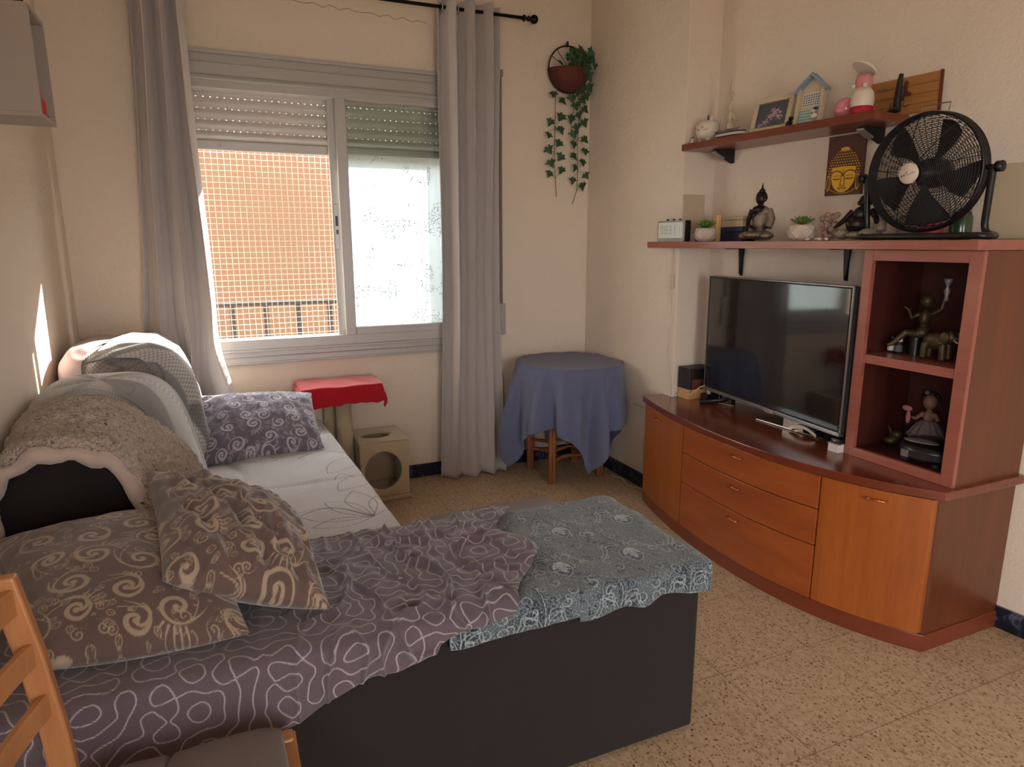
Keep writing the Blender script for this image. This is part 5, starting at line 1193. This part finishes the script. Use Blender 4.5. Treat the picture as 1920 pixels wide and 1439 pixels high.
# ---- upper shelf things
TI = thing('tiny_figurine', 'tiny white figurine at the very left end of the upper shelf', 'figurine', (2.29, 2.925, UZ)); blob('body', 'whitegloss', TI, [('e', (2.29, 2.925, UZ + .012), (.008, .008, .012)), ('e', (2.29, 2.925, UZ + .028), (.007, .007, .007))], .002)
B().ell((2.287, 2.922, UZ + .033), (.006, .006, .004), None, 10, 6).build('cap', 'burnt', TI, smooth=True)
CP = thing('cat_pot', 'round cream cat-faced pot on little feet on the upper shelf', 'pot', (2.33, 2.81, UZ)); F = Fr((2.335, 2.865, UZ), FACE - .3, 1.0)
B().lathe([(0, .012), (.03, .012), (.05, .028), (.060, .055), (.058, .082), (.046, .105), (.041, .104), (.052, .08), (.05, .05), (0, .03)], F(0, 0, 0), 32).build('pot_body', 'whitegloss', CP, smooth=True)
for x in (-.028, .028):
    B().tube([F(x, -.02, .022), F(x * 1.1, -.024, .0)], [.012, .009], 12).build('foot', 'whitegloss', CP, smooth=True)
    e = B(); e.tube([F(x * 1.25, -.012, .098), F(x * 1.55, -.014, .122)], [.013, .001], 12); e.build('ear', 'whitegloss', CP, smooth=True)
    fa = B().tube([F(x * .9 - .008, -.0585, .068), F(x * .9, -.0590, .074), F(x * .9 + .008, -.0585, .068)], .0012, 6); fa.tube([F(x * 1.0, -.0575, .058), F(x * 1.75, -.040, .060)], .0008, 5); fa.build('drawn_face', 'ink', CP)
B().ell(F(0, -.0605, .060), (.004, .004, .003), None, 10, 6).build('nose', 'burnt', CP, smooth=True)
tag(B().tube([F(-.006, .006, .032), F(-.014, .012, .118), F(-.016, .014, .138)], [.0045, .0045, .003], 10).build('pen', 'navy', None, smooth=True), 'blue pen standing in the cream cat-faced pot', 'pen')
BO = thing('model_sailboat', 'small model sailing boat with a sailor figure and striped hull', 'model boat', (2.34, 2.66, UZ)); F = Fr((2.345, 2.72, UZ), -PI / 2 + .1, 1.0)
for z0, z1, mt in ((.0, .010, 'whitegloss'), (.010, .017, 'navy'), (.017, .028, 'whitegloss'), (.028, .034, 'navy')):
    o = [(-.085 - z0 * .3, 0), (-.06, -.024), (.03, -.026), (.065, -.02), (.088 + z0 * .6, 0), (.065, .02), (.03, .026), (-.06, .024)]
    B().prism(o, z1 - z0, F.T() @ Matrix.Translation((0, 0, z0))).build('hull_stripe', mt, BO, bevel=.001)
b = B(); b.tube([F(-.01, 0, .03), F(-.005, 0, .16), F(0, 0, .285)], [.003, .002, .0012], 8); b.build('mast', 'driftwood', BO, smooth=True)
b = B(); [b.tube([F(x, 0, .034), F(x * .3, 0, .20), F(0, 0, .275)], .0009, 5) for x in (-.075, -.06, -.05, -.035)]; b.build('rigging', 'driftwood', BO)
b = B(); [b.tube([F(-.06 + .018 * k, -.022, .034), F(-.05 + .018 * k, -.02, .046)], .0018, 5) for k in range(8)]; b.tube([F(-.07, -.02, .04), F(.08, -.012, .045)], .002, 6); b.build('railing', 'lilac', BO)
blob('sailor_figure', 'driftwood', BO, [('e', F(.005, 0, .06), (.018, .012, .022)), ('e', F(.004, 0, .10), (.013, .011, .03)), ('e', F(.003, 0, .142), (.012, .011, .014)), ('t', [F(.003, 0, .15), F(.002, 0, .175)], [.012, .004]), ('t', [F(.015, 0, .115), F(.035, -.004, .085)], [.005, .004]), ('t', [F(.01, 0, .05), F(.04, 0, .038), F(.075, 0, .036)], [.008, .007, .006])], .0022)
B().tube([F(.01 + .010 * math.cos(a), 0, .205 + .012 * math.sin(a)) for a in np.linspace(0, 2 * PI, 16, endpoint=False)], .0022, 6, True).build('ring', 'driftwood', BO, smooth=True)
# photo frame
PF = thing('photo_frame', 'cream picture frame with a photo of pink flowers on the upper shelf', 'picture frame', (2.36, 2.44, UZ))
T = Matrix.Translation((2.345, 2.585, UZ + .003)) @ frame_T((0, 0, 0), (.12, -1, 0), (0, 0, 1), (-1, -.12, 0)) @ Matrix.Rotation(-.22, 4, 'X'); w_, h_ = .215, .160
b = B(); b.box((0, 0, -.016), (w_, .024, 0), T).box((0, h_ - .024, -.016), (w_, h_, 0), T).box((0, .024, -.016), (.024, h_ - .024, 0), T).box((w_ - .024, .024, -.016), (w_, h_ - .024, 0), T); b.build('frame', 'cream', PF, bevel=.003)
b = B(); q = .026; b.box((q, q, -.010), (w_ - q, q + .003, -.004), T).box((q, h_ - q - .003, -.010), (w_ - q, h_ - q, -.004), T).box((q, q, -.01), (q + .003, h_ - q, -.004), T).box((w_ - q - .003, q, -.01), (w_ - q, h_ - q, -.004), T); b.build('inner_edge', 'silver', PF)
n = 120; U, V = np.meshgrid(np.linspace(0, 1, n), np.linspace(0, 1, n), indexing='ij'); pt = np.zeros((n, n)); dk = .5 + .2 * wavy(5, 3)(U * 2, V * 2)
for fx_, fy_, fr in ((.62, .55, .2), (.45, .42, .16), (.75, .35, .13), (.3, .2, .14), (.5, .7, .1), (.12, .1, .1)):
    aa = np.arctan2(V - fy_, U - fx_); rr_ = np.hypot(U - fx_, V - fy_); pt = np.maximum(pt, (rr_ < fr * (.75 + .25 * np.cos(aa * 5))) * (.55 + .45 * np.cos(rr_ / fr * 9 + aa)))
M['flowerprint'] = pattern_cloth('flower_photo', (82, 86, 88), (212, 160, 184), rough=.3, mottled=.4, sheen=0)
PL_ = np.stack([.027 + U * (w_ - .054), .027 + V * (h_ - .054), -.009 + 0 * U], -1); gridmesh('flower_photo', PL_ @ np.array(T)[:3, :3].T + np.array(T)[:3, 3], 'flowerprint', PF, {'pat': pt})
B().box((.09, .01, -.07), (.12, .014, -.016), T @ Matrix.Rotation(.22, 4, 'X')).build('easel_leg', 'cream', PF)
DF = thing('dark_figurine', 'tiny dark figurine tucked at the right edge of the photo frame', 'figurine', (2.38, 2.345, UZ)); blob('body', 'bronze', DF, [('e', (2.38, 2.375, UZ + .018), (.014, .013, .018)), ('e', (2.378, 2.365, UZ + .042), (.009, .009, .009)), ('t', [(2.38, 2.37, UZ + .03), (2.375, 2.345, UZ + .045)], [.005, .003])], .002)
# beach hut
BH = thing('beach_hut_calendar', 'small blue-roofed beach hut calendar with a seagull on the upper shelf', 'ornament', (2.40, 2.19, UZ))
T = Matrix.Translation((2.375, 2.345, UZ + .004)) @ frame_T((0, 0, 0), (.12, -1, 0), (0, 0, 1), (-1, -.12, 0)) @ Matrix.Rotation(-.12, 4, 'X'); w_ = .16
B().prism([(.022, 0), (w_ - .022, 0), (w_ - .022, .145), (w_ / 2, .195), (.022, .145)], .006, T).build('back_board', 'cream', BH)
for x_ in (.016, w_ - .03): B().box((x_, 0, 0), (x_ + .014, .148, .024), T).build('side_post', 'driftwood', BH, bevel=.002)
b = B(); b.prism([(-.004, .132), (.004, .124), (w_ / 2, .192), (w_ - .004, .124), (w_ + .004, .132), (w_ / 2, .206)], .034, T); b.build('roof', 'sky', BH, bevel=.002)
b = B(); b.box((.036, .07, .006), (w_ - .036, .128, .009), T); pg = b.build('calendar_page', 'paper', BH)
b = B()
for i in range(7):
    for j in range(5): b.box((.042 + i * .0115, .076 + j * .0098, .009), (.049 + i * .0115, .081 + j * .0098, .0094), T)
b.build('date_grid', 'ink', pg)
B().box((.034, .004, .006), (w_ - .034, .056, .011), T).build('striped_panel', 'teal', BH)
b = B(); [b.box((.036, .01 + .012 * k, .011), (w_ - .036, .014 + .012 * k, .0125), T) for k in range(4)]; b.build('stripes', 'paper', BH)
blob('seagull', 'whitegloss', BH, [('e', T @ Vector((w_ - .04, .022, .03)), (.012, .016, .012)), ('e', T @ Vector((w_ - .045, .045, .03)), (.008, .008, .008)), ('t', [T @ Vector((w_ - .05, .044, .034)), T @ Vector((w_ - .062, .041, .036))], [.003, .001])], .002)
B().ell(T @ Vector((w_ - .034, .052, .032)), (.011, .011, .005), None, 12, 6).build('seagull_cap', 'navy', BH, smooth=True)
# pink ball candle
tag(B().ell((2.425, 2.118, UZ + .044), (.044, .044, .044), None, 32, 20).build('pink_ball', 'pink', None, smooth=True), 'glossy pink ball beside the snowman jar on the upper shelf', 'ball')
# jar with white figure
SJ = thing('decorated_jar', 'white-bellied treat jar with red crumbs, pink bow and lace lid', 'jar', (2.42, 2.03, UZ)); o3 = (2.41, 2.03, UZ)
B().lathe([(0, .002), (.036, .002), (.041, .012), (.041, .035), (.0, .036)], o3, 28).build('red_filling', 'redcandy', SJ, smooth=True)
B().lathe([(.041, .034), (.044, .055), (.040, .085), (.026, .105), (0, .11)], o3, 28).build('white_belly', 'whitegloss', SJ, smooth=True)
B().lathe([(.024, .103), (.032, .118), (.030, .14), (.024, .155), (0, .156)], o3, 24).build('pink_head', 'pinkribbon', SJ, smooth=True)
ld = B(); T = Matrix.Translation((2.405, 2.03, UZ + .178)) @ Matrix.Rotation(.5, 4, 'Y') @ Matrix.Rotation(.2, 4, 'X'); ld.lathe([(0, -.004), (.048, -.005), (.050, 0), (.047, .005), (0, .006)], (0, 0, 0), 30); ld.v = [tuple(T @ Vector(v)) for v in ld.v]; ldo = ld.build('lace_lid', 'paper', SJ)
b = B(); [b.tube([T @ Vector((r * math.cos(a), r * math.sin(a), .0065)) for a in np.linspace(0, 2 * PI, 20, endpoint=False)], .0012, 5, True) for r in (.018, .03, .041)]; b.build('lace_pattern', 'cream', ldo)
b = B(); b.tube([(2.39, 2.048, UZ + .118), (2.375, 2.058, UZ + .11)], [.004, .008], 8); b.tube([(2.39, 2.012, UZ + .118), (2.38, 1.998, UZ + .108)], [.004, .008], 8); b.build('bow', 'paper', SJ)
# wooden sign
SG = thing('wooden_sign', 'stained plank sign with burnt lettering leaning on the wall above the fan', 'sign', (2.56, 1.97, UZ)); T = frame_T((nwx(2.10) - .004, 2.10, UZ + .003), (.1173, -1, 0), (0, .03, 1), (-1, -.1173, 0))
for k in range(4): B().box((0, .0355 * k, 0), (.275, .0355 * k + .0348, .012), T).build('plank', 'signwood', SG, bevel=.0015)
B().box((.272, -.002, -.001), (.278, .144, .014), T).build('charred_edge', 'burnt', SG)
def text(s, size, M4, mat, parent, ext=.0006):
    c = bpy.data.curves.new('lettering', 'FONT'); c.body = s; c.size = size; c.extrude = ext; c.align_x = 'LEFT'; t_ = bpy.data.objects.new('tmp', c); COL.objects.link(t_); bpy.context.view_layer.update(); me = bpy.data.meshes.new_from_object(t_.evaluated_get(bpy.context.evaluated_depsgraph_get())); bpy.data.objects.remove(t_); me.materials.clear(); me.materials.append(M[mat]); o = bpy.data.objects.new('lettering', me); COL.objects.link(o); o.parent = parent
    o.matrix_parent_inverse = Matrix.Identity(4); o.matrix_local = Matrix.Translation(-parent.location) @ M4; return o
text('EICO', .036, T @ Matrix.Translation((.08, .028, .0125)), 'burnt', SG); text('Tribal', .024, T @ Matrix.Translation((.022, .10, .0125)), 'lilac', SG)
b = B(); b.prism([(.115, .068), (.165, .068), (.168, .078), (.15, .088), (.152, .122), (.142, .13), (.134, .122), (.134, .09), (.112, .08)], .0008, T @ Matrix.Translation((0, 0, .0122))); b.build('burnt_motif', 'burnt', SG)
IN = thing('boot_ornament', 'tall narrow black boot-shaped ornament standing in front of the wooden sign', 'ornament', (2.46, 1.945, UZ)); F = Fr((2.50, 1.948, UZ), FACE, 1)
blob('boot', 'black', IN, [('e', F(0, -.016, .012), (.014, .030, .012)), ('t', [F(0, .01, .01), F(0, .012, .08), F(.002, .012, .128), F(.004, .012, .15)], [.015, .013, .010, .008]), ('t', [F(.014, .018, .10), F(.012, .018, .05)], [.007, .008])], .002)

# ---- tower contents
SZ = 1.0295; GZ = BZ + .0315
for k, (x, y, c, lb) in enumerate(((2.40, 1.775, 'black', 'small dark bottle with a pale label and black dropper cap in the tower'), (2.395, 1.742, 'whitegloss', 'small dark bottle with a white cap in the tower'))):
    o = thing('oil_bottle', lb, 'bottle', (x, y, SZ), 'essential oil bottles in the tower')
    B().lathe([(0, 0), (.0145, 0), (.0145, .038), (.008, .046), (0, .046)], (x, y, SZ), 18).build('bottle_body', 'leather', o, smooth=True); B().lathe([(.0148, .008), (.0148, .032)], (x, y, SZ), 18).build('paper_label', 'paper' if k == 0 else 'ink', o); B().lathe([(0, .046), (.009 if k == 0 else .013, .046), (.008 if k == 0 else .012, .068), (0, .068)], (x, y, SZ), 16).build('cap', c, o, smooth=True)
BC = thing('black_tin', 'black tin beside the oil bottles in the tower', 'tin', (2.43, 1.70, SZ)); B().lathe([(0, 0), (.026, 0), (.026, .058), (0, .058)], (2.43, 1.70, SZ), 24).build('tin_body', 'black', BC); B().lathe([(0, .0585), (.0275, .0585), (.0275, .068), (0, .068)], (2.43, 1.70, SZ), 24).build('lid', 'black', BC)
AG = thing('cherub_figurine', 'pale cherub figurine with raised arms seated in the upper tower niche', 'figurine', (2.48, 1.68, SZ)); F = Fr((2.455, 1.690, SZ + .045), FACE + .1, 1.1)
blob('body', 'bronzepaint', AG, [('e', F(0, 0, .035), (.035, .028, .03)), ('e', F(0, .0, .085), (.024, .019, .035)), ('e', F(0, -.002, .145), (.024, .024, .026)), ('t', [F(-.02, 0, .10), F(-.04, -.01, .085), F(-.05, -.02, .115), F(-.066, -.022, .125)], [.010, .009, .007, .004]), ('t', [F(.02, 0, .10), F(.045, -.005, .12), F(.052, -.005, .16)], [.010, .009, .007]),
    ('t', [F(-.015, -.015, .03), F(-.05, -.035, .035), F(-.085, -.045, -.005), F(-.1, -.05, -.012)], [.017, .014, .010, .007]), ('t', [F(.015, -.015, .03), F(.035, -.05, .02), F(.03, -.055, -.03)], [.017, .013, .009]), ('e', F(0, .01, .0), (.045, .035, .03)), ('e', F(0, .01, -.022), (.05, .04, .016))], .003)
B().lathe([(0, .16), (.01, .165), (.006, .18), (.012, .2), (.004, .215), (.012, .23), (.016, .245), (0, .246)], F(.054, -.005, 0), 16).build('glass_candlestick', 'clockgrey', AG, smooth=True)
EL = thing('elephant_figurine', 'golden elephant figurine with raised trunk at the front of the upper tower niche', 'figurine', (2.37, 1.58, SZ)); F = Fr((2.375, 1.575, SZ), FACE + 1.25, 1.05)
blob('body', 'bronzepaint', EL, [('e', F(0, .01, .068), (.028, .042, .032)), ('e', F(0, -.04, .085), (.020, .022, .024)), ('t', [F(0, -.055, .08), F(0, -.075, .085), F(0, -.082, .115), F(0, -.074, .135)], [.010, .008, .006, .004]),
    *[('t', [F(x, y, .06), F(x * 1.05, y * 1.1, .006)], [.013, .011]) for x in (-.016, .016) for y in (-.026, .036)], ('e', F(-.024, -.032, .085), (.006, .018, .022)), ('e', F(.024, -.032, .085), (.006, .018, .022)), ('t', [F(0, .05, .075), F(0, .058, .04)], [.004, .002])], .0025)
b = B(); [b.tube([F(x, -.056, .078), F(x * 1.3, -.07, .07), F(x * 1.3, -.08, .078)], [.003, .0025, .001], 8) for x in (-.01, .01)]; b.build('tusks', 'whitegloss', EL, smooth=True)
LG = thing('seated_figurine', 'pale long-legged seated figurine at the right of the upper tower niche', 'figurine', (2.46, 1.52, SZ)); F = Fr((2.465, 1.53, SZ), FACE, 1.0)
blob('body', 'stoneish', LG, [('e', F(0, .02, .10), (.02, .018, .03)), ('e', F(.02, .02, .15), (.018, .014, .03)), ('e', F(.03, .015, .195), (.015, .015, .017)), ('t', [F(0, .01, .085), F(-.05, -.02, .095), F(-.06, -.03, .02)], [.014, .010, .007]), ('t', [F(.01, .01, .085), F(.02, -.03, .1), F(.02, -.035, .02)], [.014, .010, .007]), ('t', [F(.02, .03, .08), F(.02, .03, .0)], [.018, .026])], .003)
FD = thing('fairy_doll', 'small doll in a frilly lace skirt sitting in the lower tower niche', 'doll', (2.48, 1.63, GZ)); F = Fr((2.525, 1.675, GZ), FACE, 1.02)
blob('body', 'skinfig', FD, [('e', F(0, 0, .125), (.022, .018, .032)), ('e', F(0, -.003, .185), (.027, .026, .03)), ('t', [F(-.018, 0, .14), F(-.04, -.015, .115), F(-.052, -.025, .12)], [.009, .008, .006]), ('t', [F(.018, 0, .14), F(.036, -.01, .115)], [.009, .008]), ('t', [F(-.012, -.02, .06), F(-.02, -.06, .045), F(-.022, -.07, .01)], [.012, .010, .009]), ('t', [F(.012, -.02, .06), F(.02, -.06, .045), F(.02, -.07, .01)], [.012, .010, .009])], .003)
n = 72; b = B(); a = np.linspace(0, 2 * PI, n)[None]; q = np.linspace(0, 1, 12)[:, None]; r = .02 + .048 * q * (1 + .16 * np.sin(a * 12)); o3 = F(0, 0, 0)
b.grid(o3.x + r * np.cos(a), o3.y + r * np.sin(a), o3.z + .115 - .065 * q ** 1.3 + 0 * a); b.build('lace_skirt', 'lilac', FD, smooth=True, solid=.002)
b = B(); rd = random.Random(2)
for k in range(50): t_ = rd.uniform(0, 6.28); p_ = rd.uniform(.0, 1.3); b.ell(F(.028 * math.sin(p_) * math.cos(t_), .004 + .028 * math.sin(p_) * abs(math.sin(t_)), .19 + .028 * math.cos(p_)), (.007,) * 3, None, 7, 5)
b.build('hair', 'bronze', FD, smooth=True); B().ell(F(-.012, -.01, .222), (.012, .008, .009), None, 12, 8).build('flower', 'lilac', FD, smooth=True)
B().tube([F(0, .01, .0), F(0, .01, .05), F(0, .008, .1)], [.045, .04, .02], 16).build('seat_rock', 'burnt', FD, smooth=True)
SC = thing('shell_ornament', 'amber shell ornament left of the doll in the lower tower niche', 'ornament', (2.46, 1.765, GZ)); 
blob('shell', 'bronzepaint', SC, [('e', (2.45, 1.765, GZ + .02), (.035, .03, .02)), ('e', (2.45, 1.745, GZ + .045), (.02, .02, .02)), ('t', [(2.45, 1.76, GZ + .03), (2.45, 1.785, GZ + .075)], [.012, .004])], .003)
GB = thing('winged_ornament', 'small pink winged ornament on a stem left of the doll in the tower', 'ornament', (2.50, 1.745, GZ)); b = B(); b.tube([(2.50, 1.745, GZ), (2.50, 1.745, GZ + .13)], .003, 8); b.build('stem', 'bronze', GB); 
b = B(); b.ell((2.50, 1.75, GZ + .15), (.006, .022, .012)); b.ell((2.497, 1.74, GZ + .115), (.006, .010, .026)); b.build('wings', 'pinkribbon', GB, smooth=True)
CDp = thing('robot_vacuum', 'round black appliance with a pale oval lid in the lower tower niche', 'appliance', (2.41, 1.585, GZ)); c3 = (2.405, 1.558, GZ)
B().lathe([(0, .012), (.106, .012), (.114, .02), (.116, .05), (.108, .066), (.09, .072), (0, .074)], c3, 56).build('body', 'black', CDp, smooth=True)
b = B(); b.lathe([(.117, .026), (.120, .028), (.120, .048), (.117, .05)], c3, 40, None, 2.6, 4.2); b.build('bumper', 'blackmat', CDp)
b = B(); b.ell((2.365, 1.585, GZ + .073), (.03, .062, .004), Matrix.Rotation(.25, 3, 'Z'), 28, 8); b.build('oval_lid', 'clockgrey', CDp, smooth=True); b = B().box((2.284, 1.575, GZ + .022), (2.292, 1.605, GZ + .05)); b.build('latch', 'silver', CDp, bevel=.002)
b = B(); b.ell((2.47, 1.55, GZ + .074), (.014, .045, .002), None, 20, 6); b.build('slot', 'ink', CDp)
for dx, dy in ((-.07, .06), (-.07, -.06), (.08, 0)): B().lathe([(0, 0), (.016, 0), (.016, .013), (0, .013)], (c3[0] + dx, c3[1] + dy, GZ), 14).build('foot', 'blackmat', CDp)
